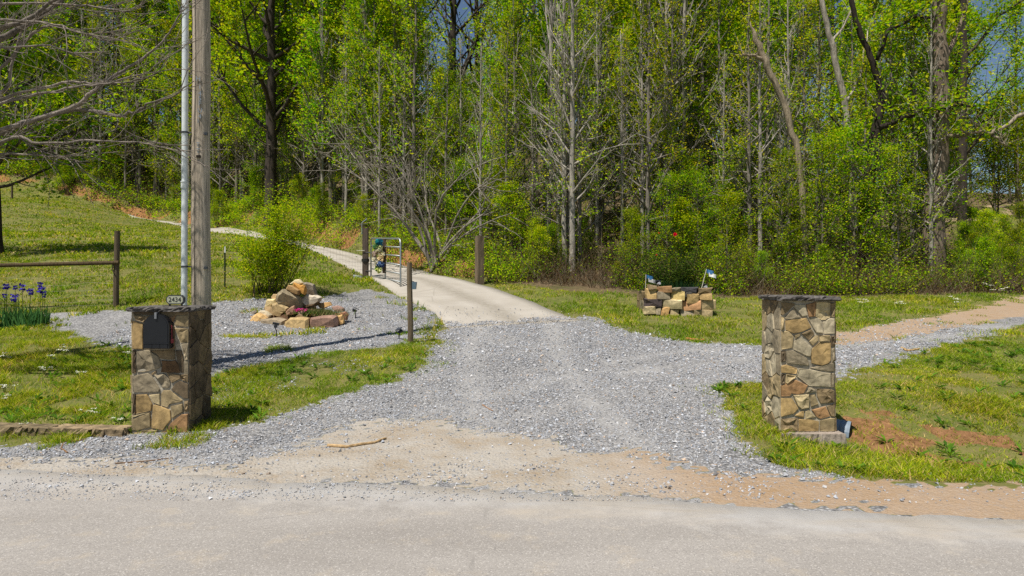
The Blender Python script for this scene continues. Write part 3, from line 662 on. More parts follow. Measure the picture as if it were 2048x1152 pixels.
for k in range(len(line)-1):
    A, B = line[k], line[k+1]; L = np.linalg.norm(B-A); n = max(2, int(L/.16))
    q = A+(B-A)*np.linspace(0, 1, n+1)[:, None]; g = H(q[:, 0], q[:, 1])
    hts = np.array([.06, .16, .27, .40, .55, .72, .90, 1.08])
    for h in hts: 
        zz = g+h+.015*np.sin(np.arange(n+1)*.9+h*20); b.add(*tube_arr(np.stack([q[:, 0], q[:, 1]-.05, zz], 1), .0022, 3, False), wc)
    for j in range(n+1):
        b.add(*tube_arr([[q[j, 0], q[j, 1]-.05, g[j]+.03], [q[j, 0]+rng.normal(0, .01), q[j, 1]-.05, g[j]+1.09]], .0019, 3, False), wc)
b.build('wire_mesh', M['galv'], fen)
for px, d in ((24, 57),):
    zb_ = Hs(P(px, 0, d)[0], d); wpost(px, HZ-(zb_+1.3-CZ)/d*F, 0, d, .08, 'post', fen, WD)

# ------------------------------------------------------------------ gate, gate posts, roadside post
gh = P(742, 551, 23.4); gf = P(801, 564, 20.1); gt = P(742, 477, 23.4); gft = P(801, 477.5, 20.1)
gate = thing('farm_gate', 'galvanised tubular farm gate standing open beside the concrete driveway', 'gate', (0, 0, 0))
STL = srgb(168, 172, 172)
def lerp(a, b_, t): return a+(b_-a)*t
b = MB(); cr = .14
path = [gh, lerp(gh, gt, .88), lerp(gh, gt, .97)+(gft-gt)*.012, gt+(gft-gt)*.04, lerp(gt, gft, .5), gft+(gt-gft)*.04, lerp(gf, gft, .97)+(gt-gft)*.012, lerp(gf, gft, .88), gf, gf-np.array([0, 0, .13])]
b.add(*tube_arr(path, .027, 10), STL); b.build('frame', M['galv'], gate, True)
for t in (0.0, .19, .39, .6, .8):
    b = MB(); b.add(*tube_arr([lerp(gh, gt, t), lerp(gf, gft, t)], .021, 8), STL*.95); b.build('rail', M['galv'], gate, True)
b = MB(); b.add(*box_arr(-.02, .02, -.008, .008, 0, 1.24), STL); v = b.v[0]; b.v[0] = v+lerp(gh, gf, .52); b.build('upright', M['galv'], gate)
for t in (.12, .62):
    q = lerp(gh, gt, t); b = MB(); b.add(*tube_arr([q+[-.20, .02, 0], q+[.03, 0, 0]], .022, 8), srgb(60, 60, 60)); b.build('hinge', M['galv'], gate)
gar = thing('flower_garland', 'hanging garland of white, blue and green artificial flowers on the gate', 'garland', tuple(lerp(gh, gf, .40)))
R3 = np.random.default_rng(31)
pb = lerp(gt, gft, .50)-lerp(gh, gf, .40)
b = MB(); v, f = box_arr(-.055, .055, -.02, .02, -1.08, .0); b.add(v+pb+np.array([0, -.06, -.02]), f, srgb(92, 76, 58)); b.build('hanging_board', M['oldwood'], gar)
def bloom(parent, c, rad, col, r, name='flower'):
    k = 26; d = r.normal(size=(k, 3)); d /= np.linalg.norm(d, axis=1)[:, None]; b = MB()
    v, f = leaves(c+d*rad*.6, rad*.95, r, 0, .9); b.add(v, f, rep(np.array(col)[None]*r.uniform(.85, 1.15, (k, 1)), 4)); return b.build(name, M['petal'], parent)
for X, Y, rad, cc in [(375,360,.11,srgb(60,150,165)),(410,380,.14,srgb(50,120,165)),(355,430,.12,srgb(120,170,120)),(410,440,.10,srgb(200,205,150)),(360,490,.10,srgb(215,210,195)),(400,470,.10,srgb(225,222,210)),(335,530,.12,srgb(170,150,140)),(425,530,.13,srgb(232,225,205)),(340,600,.11,srgb(225,220,208)),(415,590,.13,srgb(230,210,175)),(370,640,.10,srgb(215,212,205)),(410,670,.14,srgb(120,145,200)),(350,675,.09,srgb(225,222,210)),(425,690,.10,srgb(70,90,150)),(390,740,.14,srgb(220,225,160)),(365,730,.09,srgb(150,185,90)),(400,765,.09,srgb(205,215,150))]:
    q = P(700+X/6.775, 430+Y/6.775, 21.5)-lerp(gh, gf, .40); bloom(gar, q, rad, cc, R3)
def tie_post(name, label, px, py_top, d, hw, col, seed):
    r = np.random.default_rng(seed); x = P(px, 0, d)[0]; zb = Hs(x, d); zt = CZ+(HZ-py_top)/F*d
    t = thing(name, label, 'post', (x, d, zb), (0, 0, R(28)))
    n = 8; zz = np.linspace(-.3, zt-zb, n); ring = np.array([(-hw, -hw), (0, -hw*1.02), (hw, -hw), (hw*1.02, 0), (hw, hw), (0, hw*1.02), (-hw, hw), (-hw*1.02, 0)])
    v = np.concatenate([np.concatenate([ring*(1+r.normal(0, .03, (8, 1))), np.full((8, 1), z)+(r.normal(0, .012, (8, 1)) if i == n-1 else 0)], 1) for i, z in enumerate(zz)]+[[[0, 0, zz[-1]+.01]]])
    f = []
    for l in range(n-1):
        for k in range(8): k2 = (k+1) % 8; f += [[l*8+k, l*8+k2, l*8+8+k2], [l*8+k, l*8+8+k2, l*8+8+k]]
    for k in range(8): f.append([(n-1)*8+k, (n-1)*8+(k+1) % 8, n*8])
    b = MB(); b.add(v, f, col); b.build('timber', M['oldwood'], t); return t
g1 = tie_post('gate_post', 'dark timber gate post carrying a bent metal rod', 731, 457, 23.5, .09, srgb(92, 80, 70), 41)
g2 = tie_post('gate_post', 'pale square timber gate post on the woods side of the driveway', 959, 472, 20.9, .105, srgb(116, 102, 82), 42)
hh = P(0, 457, 23.5)[2]-Hs(P(731, 0, 23.5)[0], 23.5)
g1.rotation_euler = (0, 0, 0)
b = MB(); b.add(*tube_arr([(-.10, -.11, hh-.2), (-.10, -.11, hh+.18), (-.07, -.11, hh+.22)], .012, 6), srgb(190, 195, 198)); b.build('bent_rod', M['galv'], g1)
b = MB(); v, f = box_arr(-.09, .09, -.06, .06, -.008, .008); Rm = np.array(Euler((R(20), R(-38), 0)).to_matrix()); b.add(v@Rm.T+np.array([.0, -.11, hh+.27]), f, srgb(165, 172, 178)); b.build('panel', M['galv'], g1)
b = MB(); b.add(*tube_arr([(-.28, -.12, hh*.55), (.0, -.12, hh*.55)], .010, 5), srgb(205, 200, 185)); b.build('insulator_arm', M['plastic'], g1)
b = MB(); b.add(*tube_arr([(0, 0, hh*.36-.05), (0, 0, hh*.36+.05)], .135, 10), srgb(70, 68, 66)); b.build('chain_wrap', M['galv'], g1)
rp = G(821, 686); pd = rp[1]
post = thing('round_post', 'thin round wooden post with a small grey box, beside the gravel drive', 'post', tuple(rp))
ht = CZ+(HZ-525)/F*pd-rp[2]; b = MB(); zz = np.linspace(-.25, ht, 9)
b.add(*tube_arr(np.stack([-.012*zz+.004*np.sin(zz*4), 0*zz, zz], 1), np.linspace(.054, .048, 9), 12), srgb(112, 98, 78)); b.build('timber', M['oldwood'], post)
bz = CZ+(HZ-572)/F*pd-rp[2]; b = MB(); v, f = box_arr(.036, .10, -.05, .05, bz-.06, bz+.075); v[4:, 0] += .016*(v[4:, 0] > .05); b.add(v, f, srgb(92, 112, 124)); b.build('box', M['plastic'], post)

# ------------------------------------------------------------------ rocks
def rock_mesh(w_, d_, h_, col, r, sub=1, boxy=.75):
    """angular quarried block: a skewed box with corners and edges knocked off"""
    bm = bmesh.new(); bmesh.ops.create_cube(bm, size=1.0); jit = .26 if boxy < .9 else .07
    for v in bm.verts: v.co += Vector(r.uniform(-jit, jit, 3))
    for k in range(3 if boxy < .9 else 2):
        n = r.normal(size=3)
        if boxy >= .9: n = np.sign(n)*np.array([1, 1, 1])*r.uniform(.6, 1, 3)
        n /= np.linalg.norm(n); ext = max(Vector(n).dot(v.co) for v in bm.verts)
        g = bmesh.ops.bisect_plane(bm, geom=bm.verts[:]+bm.edges[:]+bm.faces[:], plane_co=Vector(n)*ext*(r.uniform(.74, .93) if boxy < .9 else r.uniform(.88, .97)), plane_no=n, clear_outer=True)
        bmesh.ops.holes_fill(bm, edges=[e for e in g['geom_cut'] if isinstance(e, bmesh.types.BMEdge)])
    bmesh.ops.triangulate(bm, faces=bm.faces)
    bmesh.ops.subdivide_edges(bm, edges=bm.edges, cuts=1, use_grid_fill=True)
    for v in bm.verts: v.co += Vector(r.normal(0, .009, 3))
    bmesh.ops.triangulate(bm, faces=bm.faces)
    v = np.array([q.co[:] for q in bm.verts]); v = v/(v.max(0)-v.min(0))*np.array([w_, d_, h_]); bm.verts.index_update(); f = np.array([[q.index for q in g.verts] for g in bm.faces]); bm.free()
    c = np.array(col)[None]*(.85+.3*vn(v[:, 0]*9, v[:, 2]*14, 1, 3))[:, None]
    b = MB(); b.add(v, f, c); return b
r = np.random.default_rng(51)
rc = G(600, 640)
RT = thing('rock_pile', 'ring of tan and brown boulders heaped around a small flower bed', 'rock pile', tuple(rc))
RD = rc[1]
LST, TNR, PNK = srgb(200, 186, 156), srgb(178, 152, 112), srgb(150, 122, 108)
def block(poly, thick, col, r, flat=.8, bow=.0):
    """angular stone: its front outline (metres, x-z), broken front facets, tapering back"""
    ring = []
    for k in range(len(poly)):
        p, q = np.array(poly[k], float), np.array(poly[(k+1) % len(poly)], float); m = 2 if np.linalg.norm(q-p) > .12 else 1
        for e in range(m): ring.append(p+(q-p)*e/m+(r.normal(0, .008, 2) if e else 0))
    ring = np.array(ring); n = len(ring); c = ring.mean(0); tx, tz = r.normal(0, .16, 2)
    def lay(k, y, off=(0, 0), jit=0): q = c+(ring-c)*k+np.array(off); return np.stack([q[:, 0], y+((q-c)@np.array([tx, tz]))+r.normal(0, jit, n), q[:, 1]], 1)
    h = np.ptp(ring[:, 1]); L = [lay(.80, thick*.62, (0, -.02*h)), lay(.97, thick*.32, (0, 0), .004), lay(1.0, 0, (0, 0), .006), lay(flat, -thick*.16, (0, -.05*h), .006)]
    v = np.concatenate(L+[[[c[0], -thick*.18, c[1]-.05*h]], [[c[0], thick*.64, c[1]]]]); f = []
    ccw = sum(ring[k-1][0]*ring[k][1]-ring[k][0]*ring[k-1][1] for k in range(n)) > 0
    for l in range(3):
        for k in range(n): k2 = (k+1) % n; f += [[l*n+k, l*n+k2, l*n+n+k2], [l*n+k, l*n+n+k2, l*n+n+k]]
    for k in range(n): f += [[3*n+k, 3*n+(k+1) % n, 4*n], [(k+1) % n, k, 4*n+1]]
    f = np.array(f); f = f if not ccw else f[:, ::-1]
    cc = np.array(col)[None]*(.88+.26*vn(v[:, 0]*8+3, v[:, 2]*12, 1, 3))[:, None]; b = MB(); b.add(v, f, cc); return b
rocks = [(0,srgb(226,208,166),715,190,800,130,860,125,905,175,870,215,770,170), (-.06,srgb(196,146,76),745,225,770,165,875,212,925,200,950,285,932,352,860,280), (-.12,srgb(160,130,88),655,260,690,205,740,212,868,282,852,352,780,330), (.45,srgb(140,130,114),905,175,960,165,1070,200,1098,360,950,340),
         (.05,srgb(190,178,158),880,400,960,338,1090,350,1167,385,1150,440,1050,490,930,502,888,452), (-.1,srgb(158,144,116),533,422,570,320,640,263,800,345,872,400,900,540,850,572,720,522,640,502,545,462), (.2,TNR,448,382,480,338,575,335,562,382,530,412,458,408), (0,srgb(206,186,138),325,565,360,480,400,408,522,403,540,462,475,475,455,565),
         (-.2,srgb(166,144,104),458,482,530,458,702,530,690,572,620,612,592,672,480,642,450,560), (-.38,srgb(150,120,96),653,602,690,558,790,498,832,600,820,622,720,642,668,642), (-.42,PNK,830,602,910,553,932,602,850,632), (0,srgb(120,98,72),900,505,1050,488,1142,458,1085,515,940,535), (.2,srgb(186,148,96),1108,482,1150,468,1290,453,1322,500,1200,552,1150,542),
         (.1,PNK*1.1,1318,522,1400,503,1492,545,1502,592,1380,592,1340,562), (.1,srgb(140,130,118),103,662,160,598,222,568,242,597,150,652), (-.2,srgb(186,144,90),48,732,90,668,172,655,132,762,70,785), (-.5,srgb(210,172,116),98,835,190,648,250,608,312,640,372,687,290,722,242,855), (-.25,LST,262,612,290,573,360,578,447,640,430,678,380,682,310,642),
         (-.62,srgb(152,136,112),272,865,290,700,500,678,647,710,642,832,450,885), (-.72,srgb(178,152,106),637,885,650,738,720,678,850,667,977,690,987,862,820,874,720,894), (-.6,srgb(148,118,102),988,752,1020,678,1350,638,1397,660,1402,802,1300,832,1130,854,1000,834), (-.45,srgb(190,154,102),1393,650,1480,628,1502,762,1410,804), (-.25,srgb(158,116,88),1368,622,1520,588,1557,640,1532,722,1500,692,1480,632), (-.5,BRN,798,662,850,628,902,640,917,672)]
for dd, col, *p in rocks:
    d = RD+dd; q = np.array([P(480+p[k]/7.2, 540+p[k+1]/7.2, d)[[0, 2]] for k in range(0, len(p), 2)]); c = q.mean(0); wd = np.ptp(q[:, 0])
    o = block(q-c, min(.6, max(.22, wd*.95)), col, r).build('rock', M['rock'], RT); o.location = Vector((c[0], d, c[1]-.012))-RT.location
for X, Y, sw, sh, dd in ((760,470,330,300,.35), (520,600,260,200,.1), (980,520,260,200,.3)):
    d = RD+dd; q = P(480+X/7.2, 540+Y/7.2, d); o = rock_mesh(sw/7.2/F*d, .45, sh/7.2/F*d, TNR*.8, r).build('rock', M['rock'], RT); o.location = Vector(q)-RT.location
b = MB(); n = 40; a = np.linspace(0, 2*np.pi, n, endpoint=False); gx = rc[0]+.15+.85*np.cos(a); gy = RD+.02+.55*np.sin(a); gz = H(gx, gy)
b.add(np.concatenate([np.stack([gx, gy, gz-.02], 1), np.stack([rc[0]+.15+.6*np.cos(a), RD+.35*np.sin(a), gz+.14], 1), [[rc[0]+.15, RD, rc[2]+.26]]])-rc, [[k, (k+1) % n, n+(k+1) % n] for k in range(n)]+[[k, n+(k+1) % n, n+k] for k in range(n)]+[[n+k, n+(k+1) % n, 2*n] for k in range(n)], srgb(88, 66, 46)); b.build('soil_fill', M['soil'], RT)
def tuft_patch(b, c, rx, ry, n, h, wid, cols, r, lean=.5):
    p = np.stack([c[0]+r.normal(0, rx, n), c[1]+r.normal(0, ry, n), np.full(n, c[2])], 1)
    tip = p+np.stack([r.normal(0, h*lean, n), r.normal(0, h*lean, n), r.uniform(.5, 1.1, n)*h], 1)
    v, f = needles(p, tip, np.full(n, wid)); b.add(v, f, rep(np.array(cols)[r.integers(len(cols), size=n)], 4))
fp = P(610, 622, RD-.35)
pt = thing('phlox_plant', 'low creeping plant with pink flowers among the rocks', 'plant', tuple(fp))
b = MB(); tuft_patch(b, (.0, 0, -.06), .12, .06, 260, .09, .014, [srgb(78, 104, 40), srgb(104, 124, 52)], r); b.build('foliage', M['grass'], pt)
b = MB(); n = 90; p = np.stack([r.normal(-.08, .09, n), r.normal(-.05, .06, n), r.uniform(.0, .06, n)], 1); v, f = leaves(p, .035, r, .8, .9); b.add(v, f, rep(srgb(205, 60, 140)[None]*r.uniform(.7, 1.1, (n, 1)), 4)); b.build('blossoms', M['petal'], pt)
gp = P(638, 624, RD-.2)
pt = thing('bed_plant', 'grey-green leafy plant in the middle of the rock ring', 'plant', tuple(gp))
b = MB(); tuft_patch(b, (0, 0, -.08), .24, .12, 700, .17, .016, [srgb(110, 128, 66), srgb(138, 144, 92), srgb(88, 112, 50), srgb(150, 132, 96)], r); b.build('foliage', M['grass'], pt)

# ------------------------------------------------------------------ stone planter on the right lawn
pg = G(1362, 632); PD = pg[1]
pln = thing('stone_planter', 'dry-stacked sandstone planter box on the lawn by the woods', 'planter', tuple(pg))
r = np.random.default_rng(61)
prow = [(320,440,490,515,BRN),(285,515,465,690,OCH*1.15),(495,470,735,565,RST*.8),(735,485,890,550,GRY*.8),(465,560,730,690,GRY*.85),(735,550,965,705,srgb(196,172,112)),(900,490,1190,575,srgb(72,70,72)),(965,570,1100,640,srgb(84,80,74)),(985,590,1220,755,OCH),(1190,500,1455,595,BRN),(1225,600,1445,695,OCH*.95),(250,695,565,835,srgb(92,80,80)),(580,690,900,860,srgb(200,182,142)),(905,710,1250,875,srgb(196,150,108)),(1225,700,1505,890,TAN*1.1),(245,830,445,950,CRM),(450,840,545,960,GRY),(545,845,690,970,srgb(190,152,100)),(700,860,870,980,TAN),(875,865,1125,1000,GRY*1.1),(1130,890,1260,1010,TAN*.85),(1260,885,1475,1020,TAN*1.05)]
for x0, y0, x1, y1, col in prow:
    dd = PD+r.uniform(-.02, .03); q = P(1260+(x0+x1)/2/8.86, 520+(y0+y1)/2/8.86, dd); wd = (x1-x0)/8.86/F*dd*1.06; h = (y1-y0)/8.86/F*dd*1.1
    qq = np.array([(-.5, -.5), (.5, -.5), (.5, .5), (-.5, .5)])*np.array([wd, h])*.97+r.normal(0, .014, (4, 2))
    o = block(qq, .40, col, r, .9).build('stone', M['rock'], pln); o.location = Vector(q)-pln.location
for sx in (-.70, .70):
    for k in range(2):
        for l in range(3):
            o = rock_mesh(.30, .42, .25, [TAN, GRY, BRN, OCH][r.integers(4)], r, 1, .93).build('stone', M['rock'], pln); o.location = (sx, .53+k*.40, .02+.22*l)
for l in range(3):
    for k in range(4):
        o = rock_mesh(.42, .3, .25, [TAN, GRY, BRN, OCH][r.integers(4)], r, 1, .93).build('stone', M['rock'], pln); o.location = (-.6+.4*k, 1.1, .02+.22*l)
b = MB(); b.add(*box_arr(-.62, .62, .25, 1.0, -.1, .55), srgb(70, 54, 40)); b.build('soil_fill', M['soil'], pln)
pl2 = thing('daylily_clump', 'dark green strap-leaved plants filling the stone planter', 'plant', (pg[0], PD+.45, pg[2]+.52))
b = MB(); tuft_patch(b, (.0, 0, 0), .34, .16, 420, .34, .022, [srgb(38, 66, 36), srgb(52, 84, 44), srgb(30, 54, 34)], r, .25); b.build('foliage', M['grass'], pl2)

def rose():
    c = np.array([P(1345, 0, PD+1.0)[0], PD+1.0]); z0 = pg[2]+.45
    t = thing('rose_bush', 'dark green rose bush with one red bloom behind the planter', 'bush', (c[0], c[1], z0)); r = np.random.default_rng(63)
    b = MB(); n = 34
    cen = []
    for k in range(n):
        a = r.uniform(0, 2*np.pi); L = r.uniform(.5, .95); top = np.array([math.cos(a)*L*.85, math.sin(a)*L*.6, r.uniform(.35, 1.15)]); base = np.array([r.normal(0, .06), r.normal(0, .05), -.2])
        s = np.linspace(0, 1, 6)[:, None]; pp = base*(1-s)+top*s+np.array([0, 0, .25])*np.sin(s*np.pi)*.6
        b.add(*tube_arr(pp, np.linspace(.012, .004, 6), 4), srgb(70, 62, 40)); cen += list(pp[2:]); 
    b.build('stems', M['twig'], t)
    cen = np.array(cen); b = MB(); p = np.repeat(cen, 42, 0)+r.normal(0, .105, (len(cen)*42, 3)); v, f = leaves(p, r.uniform(.035, .065, len(p)), r, .6)
    col = np.array([srgb(50, 78, 30), srgb(66, 94, 36), srgb(84, 112, 44), srgb(42, 66, 30)])[r.integers(4, size=len(p))]; b.add(v, f, rep(col, 4)); b.build('foliage', M['leaf'], t)
    for (px, py, rad) in ((1350, 469, .055), (1318, 466, .025), (1313, 510, .022)):
        q = P(px, py, PD+.25)-np.array([c[0], c[1], z0]); bloom(t, q, rad, srgb(215, 25, 60), r, 'rose_bloom')
rose()
def small_flag(label, base, top, cols):
    base = np.array(base); top = np.array(top); t = thing('garden_flag', label, 'flag', tuple(base)); d = top-base
    b = MB(); b.add(*tube_arr([(0, 0, -.1), d], .008, 6), srgb(205, 200, 180)); b.build('stick', M['plastic'], t)
    for k, (o, c, nm) in enumerate(((np.array([0, 0, 0]), cols[0], 'blue_panel'), (np.array([.06, -.01, -.085]), cols[1], 'white_panel'))):
        n = 6; s = np.linspace(0, 1, n); v = []
        for zf in (0, -.09):
            v.append(np.stack([s*.17, .02*np.sin(s*6+k), zf-.05*s], 1)+d+o)
        v = np.concatenate(v+[q+np.array([0, .004, 0]) for q in v]); f = []
        for a in range(n-1): f += [[a, a+1, n+a+1], [a, n+a+1, n+a], [2*n+a, 3*n+a+1, 2*n+a+1], [2*n+a, 3*n+a, 3*n+a+1]]
        b = MB(); b.add(v, f, c); b.build(nm, M['fabric'], t)
q0 = P(1401, 577, PD+.12); q1 = P(1413, 538, PD+.12); small_flag('small blue and white flag on a tilted stick in the planter', q0, q1, (srgb(70, 120, 170), srgb(240, 240, 238)))
q0 = P(1289, 575, PD+.5); q1 = P(1292, 549, PD+.5); q0[2] = Hs(q0[0], q0[1]); small_flag('faded blue and white flag at the left end of the stone planter', q0, q1, (srgb(50, 105, 150), srgb(190, 190, 185)))
def spotlight(label, base, px, py, d, col, face=0, grp='solar spotlights on stakes'):
    t = thing('solar_spotlight', label, 'garden light', tuple(base), (0, 0, face), grp); hgt = CZ+(HZ-py)/F*d-base[2]
    b = MB(); b.add(*tube_arr([(0, 0, -.1), (.0, 0, hgt*.6), (-.02, 0, hgt*.9)], .011, 6), col); b.build('stake', M['plastic'], t)
    b = MB(); b.add(*tube_arr([(-.02, .035, hgt), (-.02, -.015, hgt+.01), (-.02, -.05, hgt+.02)], [.022, .032, .036], 10), col); b.build('lamp_head', M['plastic'], t)
    b = MB(); v, f = box_arr(-.06, .06, -.045, .045, -.006, .006); Rm = np.array(Euler((R(-28), R(12), 0)).to_matrix()); b.add(v@Rm.T+np.array([-.01, .02, hgt+.062]), f, srgb(58, 62, 72)); b.build('solar_panel', M['plastic'], t)
DK = srgb(34, 35, 38)
for lab, px, py0, py1, fc in [('black solar spotlight in front of the rock pile', 553, 675, 654, .4), ('black solar spotlight at the far end of the rock pile', 711, 636, 622, -.8), ('black solar spotlight beside the thin round post', 798, 679, 664, 2.6)]:
    q = G(px, py0); spotlight(lab, q, px, py1, q[1], DK, fc)
for lab, px, py in [('pale solar spotlight on the left of the planter', 1318, 568), ('pale solar spotlight beneath the tilted flag on the planter', 1411, 575)]:
    q = P(px, 576, PD+.3); q[2] = pg[2]+.54; spotlight(lab, q, px, py, PD+.3, srgb(170, 172, 176), .5)

# ------------------------------------------------------------------ loose things on the ground
def stick(label, pix, rad, col, name='fallen_stick', zoff=.0):
    pts = np.array([G(*p) for p in pix]); k = len(pts); s = np.linspace(0, k-1, k*4)
    q = np.stack([np.interp(s, np.arange(k), pts[:, i]) for i in range(3)], 1); q[:, 2] = H(q[:, 0], q[:, 1])+rad*.8+zoff; q += rng.normal(0, rad*.12, q.shape); c0 = q[0].copy()
    b = MB(); b.add(*tube_arr(q-c0, rad*np.linspace(1, .65, len(q)), 7), col); o = b.build(name, M['stickwood'], None); o.location = c0; tag(o, label, 'stick')
stick('long pale curved stick lying on the bare dirt apron', [(655, 894), (690, 896), (720, 893), (750, 887), (772, 879)], .017, srgb(176, 148, 108))
stick('thin curled twig on the gravel below the flat kerb stones', [(135, 907), (122, 898), (128, 888), (170, 881)], .008, srgb(128, 98, 68))
stick('short reddish piece of wood at the lawn edge', [(1372, 681), (1395, 683), (1410, 681)], .03, srgb(176, 112, 72))
stick('pale stick at the edge of the side track', [(1803, 698), (1815, 703), (1838, 700)], .022, srgb(176, 146, 98))
stick('small brown twig on the gravel drive', [(965, 812), (978, 820), (986, 824)], .008, srgb(150, 112, 76))
stick('thin grey twig along the gravel shoulder', [(228, 929), (300, 924), (345, 918)], .007, srgb(120, 96, 74))
r = np.random.default_rng(71)
for lab, x0, x1, yy, dp in [('flat sandstone kerb slab nearest the mailbox pillar', -4.98, -4.22, 7.47, .24), ('mossy flat kerb slab at the grass edge, farther from the pillar', -5.72, -5.02, 7.5, .22)]:
    b = MB(); z0 = Hs((x0+x1)/2, yy); slab_mesh(b, 0, x1-x0, 0, dp, -.08, .085, r, srgb(140, 122, 94) if 'nearest' in lab else srgb(118, 104, 78), jag=.02, tilt=-.03)
    tag(b.build('kerb_slab', M['slate'], None), lab, 'stone slab', 'flat kerb stones').location = (x0, yy-.1, z0)
q = G(716, 558); o = rock_mesh(.34, .25, .16, srgb(150, 154, 156), r).build('field_stone', M['rock']); o.location = q+np.array([0, 0, .04]); tag(o, 'grey stone in the grass at the foot of the gate post', 'rock')
cz_ = -.02; cul = thing('culvert_pipe', 'blue-grey plastic culvert end half buried behind the right pillar', 'pipe', (3.70, 8.1, cz_))
b = MB(); n = 20; s = np.linspace(0, 1, n); a = np.linspace(0, 2*np.pi, 21)
v, f = tube_arr(np.stack([.46*s-.24, -.28*s+.1, -.03-.05*s], 1), .16+.008*np.sin(s*60), 20, False); b.add(v, f, srgb(120, 134, 148)); v2, f2 = tube_arr(np.stack([.46*s-.24, -.28*s+.1, -.03-.05*s], 1), .145, 20, False); b.add(v2, f2[:, ::-1], srgb(60, 66, 72)); b.build('pipe_end', M['plastic'], cul)

# ------------------------------------------------------------------ gravel and grass (uncountable: stuff)
def stones_arr(c, s, r, col):
    n = len(c); base = np.array([[1, 0, 0], [-1, 0, 0], [0, 1, 0], [0, -1, 0], [0, 0, 1], [0, 0, -1.]])
    v = base[None]*(s[:, None, None]*r.uniform(.65, 1.25, (n, 6, 1))*np.array([1, 1, .75]))+r.normal(0, .22, (n, 6, 3))*s[:, None, None]
    a = r.uniform(0, 6.28, n); ca, sa = np.cos(a), np.sin(a); x = v[:, :, 0]*ca[:, None]-v[:, :, 1]*sa[:, None]; y = v[:, :, 0]*sa[:, None]+v[:, :, 1]*ca[:, None]
    t = r.normal(0, .5, n); ct, st = np.cos(t)[:, None], np.sin(t)[:, None]; z = v[:, :, 2]*ct+x*st; x = x*ct-v[:, :, 2]*st
    v = np.stack([x, y, z], 2)+c[:, None]
    f = np.array([[0, 2, 4], [2, 1, 4], [1, 3, 4], [3, 0, 4], [2, 0, 5], [1, 2, 5], [3, 1, 5], [0, 3, 5]])
    return v.reshape(-1, 3), (np.arange(n)[:, None, None]*6+f[None]).reshape(-1, 3), rep(col, 6)
def gravel():
    r = np.random.default_rng(81); n = 300000
    x = r.uniform(-7.5, 10, n); y = r.uniform(5.2, 17, n)
    u = np.abs(x)/y < .85; x, y = x[u], y[u]; mk = masks(x, y)
    dens = np.where(mk['gravel'], np.where(y < 10.5, 1.0, .55), 0)
    thin = sstep(.52, .72, fbm(x, y, .9, 91)); dens = dens*(1-.6*thin)*(1-.6*wheel(x, y))
    dens = np.maximum(dens, np.where(mk['dirt'] & ~mk['track'], .07+.4*sstep(.55, .7, fbm(x, y, 1.6, 93)), 0))
    dens = np.maximum(dens, np.where(mk['track'], .10, 0))
    edge = y-YE(x); dens = np.maximum(dens, np.where((edge > -.15) & (edge < .25), .16, 0))
    dens = np.maximum(dens, np.where((edge > -.9) & (edge <= -.15), .010, 0))
    m2 = masks(x, y, 700, 3.0); dens = np.where(m2['gravel'] & ~mk['gravel'] & ~mk['conc'], np.maximum(dens, .22), dens); dens = np.where(mk['gravel'] & ~m2['gravel'], dens*.6, dens)
    strip = inpoly(mk['qx'], mk['qy'], [(420, 770), (560, 720), (760, 697), (860, 680), (870, 700), (840, 735), (690, 787), (560, 830), (440, 850)])
    dens = np.where(strip & ~mk['drive'], .30*sstep(.4, .6, fbm(x, y, 1.2, 95)), dens)
    lip = mk['qy']-(657-(mk['qx']-893)*.061)+22*(fbm(x, y, 2.2, 97)-.42)
    dens = np.where(mk['conc'], np.where(y > 17, 0, .9*sstep(-9, 0, lip)+.02), dens)
    k = r.random(len(x)) < dens; x, y = x[k], y[k]; z = mk['z'][k]; on_road = (y < YE(x)-.05)
    n = len(x); s = np.clip(r.lognormal(math.log(.0088), .40, n), .004, .028)*np.where(y > 10.5, 1.3, 1); s = np.where(edge[k] < .1, s*.62, s)
    z = np.where(on_road, .016, z)+s*.25+np.where(mk['conc'][k], .03, 0)
    g = np.clip(r.normal(.35, .08, n), .14, .62); big = r.random(n) < .04; g = np.where(big, g*1.45, g); tint = r.uniform(-1, 1, n)
    col = np.stack([g*(.985+.05*tint), g*(1+.01*tint), g*(1.035-.05*tint)], 1); br = r.random(n) < .05; col[br] *= np.array([1.15, .9, .68])
    b = MB(); b.add(*stones_arr(np.stack([x, y, z], 1), s, r, col)); print('gravel', n)
    tag(b.build('gravel', M['gravel']), 'loose grey crushed gravel on the drive and bed', 'gravel', kind='stuff')
gravel()
GC = np.array([srgb(140, 160, 30), srgb(114, 144, 28), srgb(164, 174, 40), srgb(88, 120, 28), srgb(176, 176, 66), srgb(190, 172, 114)])*1.05
def blades(x, y, z, h, wd, r, lean, colw, stem=None):
    n = len(x); p = np.stack([x, y, z-.01], 1); a = r.uniform(0, 6.28, n); side = np.stack([np.cos(a), np.sin(a), 0*a], 1)*wd[:, None]*.5
    off = np.stack([r.normal(0, lean, n)*h, r.normal(0, lean, n)*h, h], 1)
    mid = p+off*np.array([.4, .4, .58]); v = np.stack([p-side, p+side, mid-side*.8, mid+side*.8, p+off], 1).reshape(-1, 3)
    i = np.arange(n)[:, None]*5; f = np.concatenate([i+np.array([[0, 1, 3]]), i+np.array([[0, 3, 2]]), i+np.array([[2, 3, 4]])])
    ci = (r.random((n, 1)) > np.cumsum(colw)[None]).sum(1).clip(0, len(GC)-1); c = GC[ci]*r.uniform(.75, 1.15, (n, 1))
    return v, f, rep(c, 5)
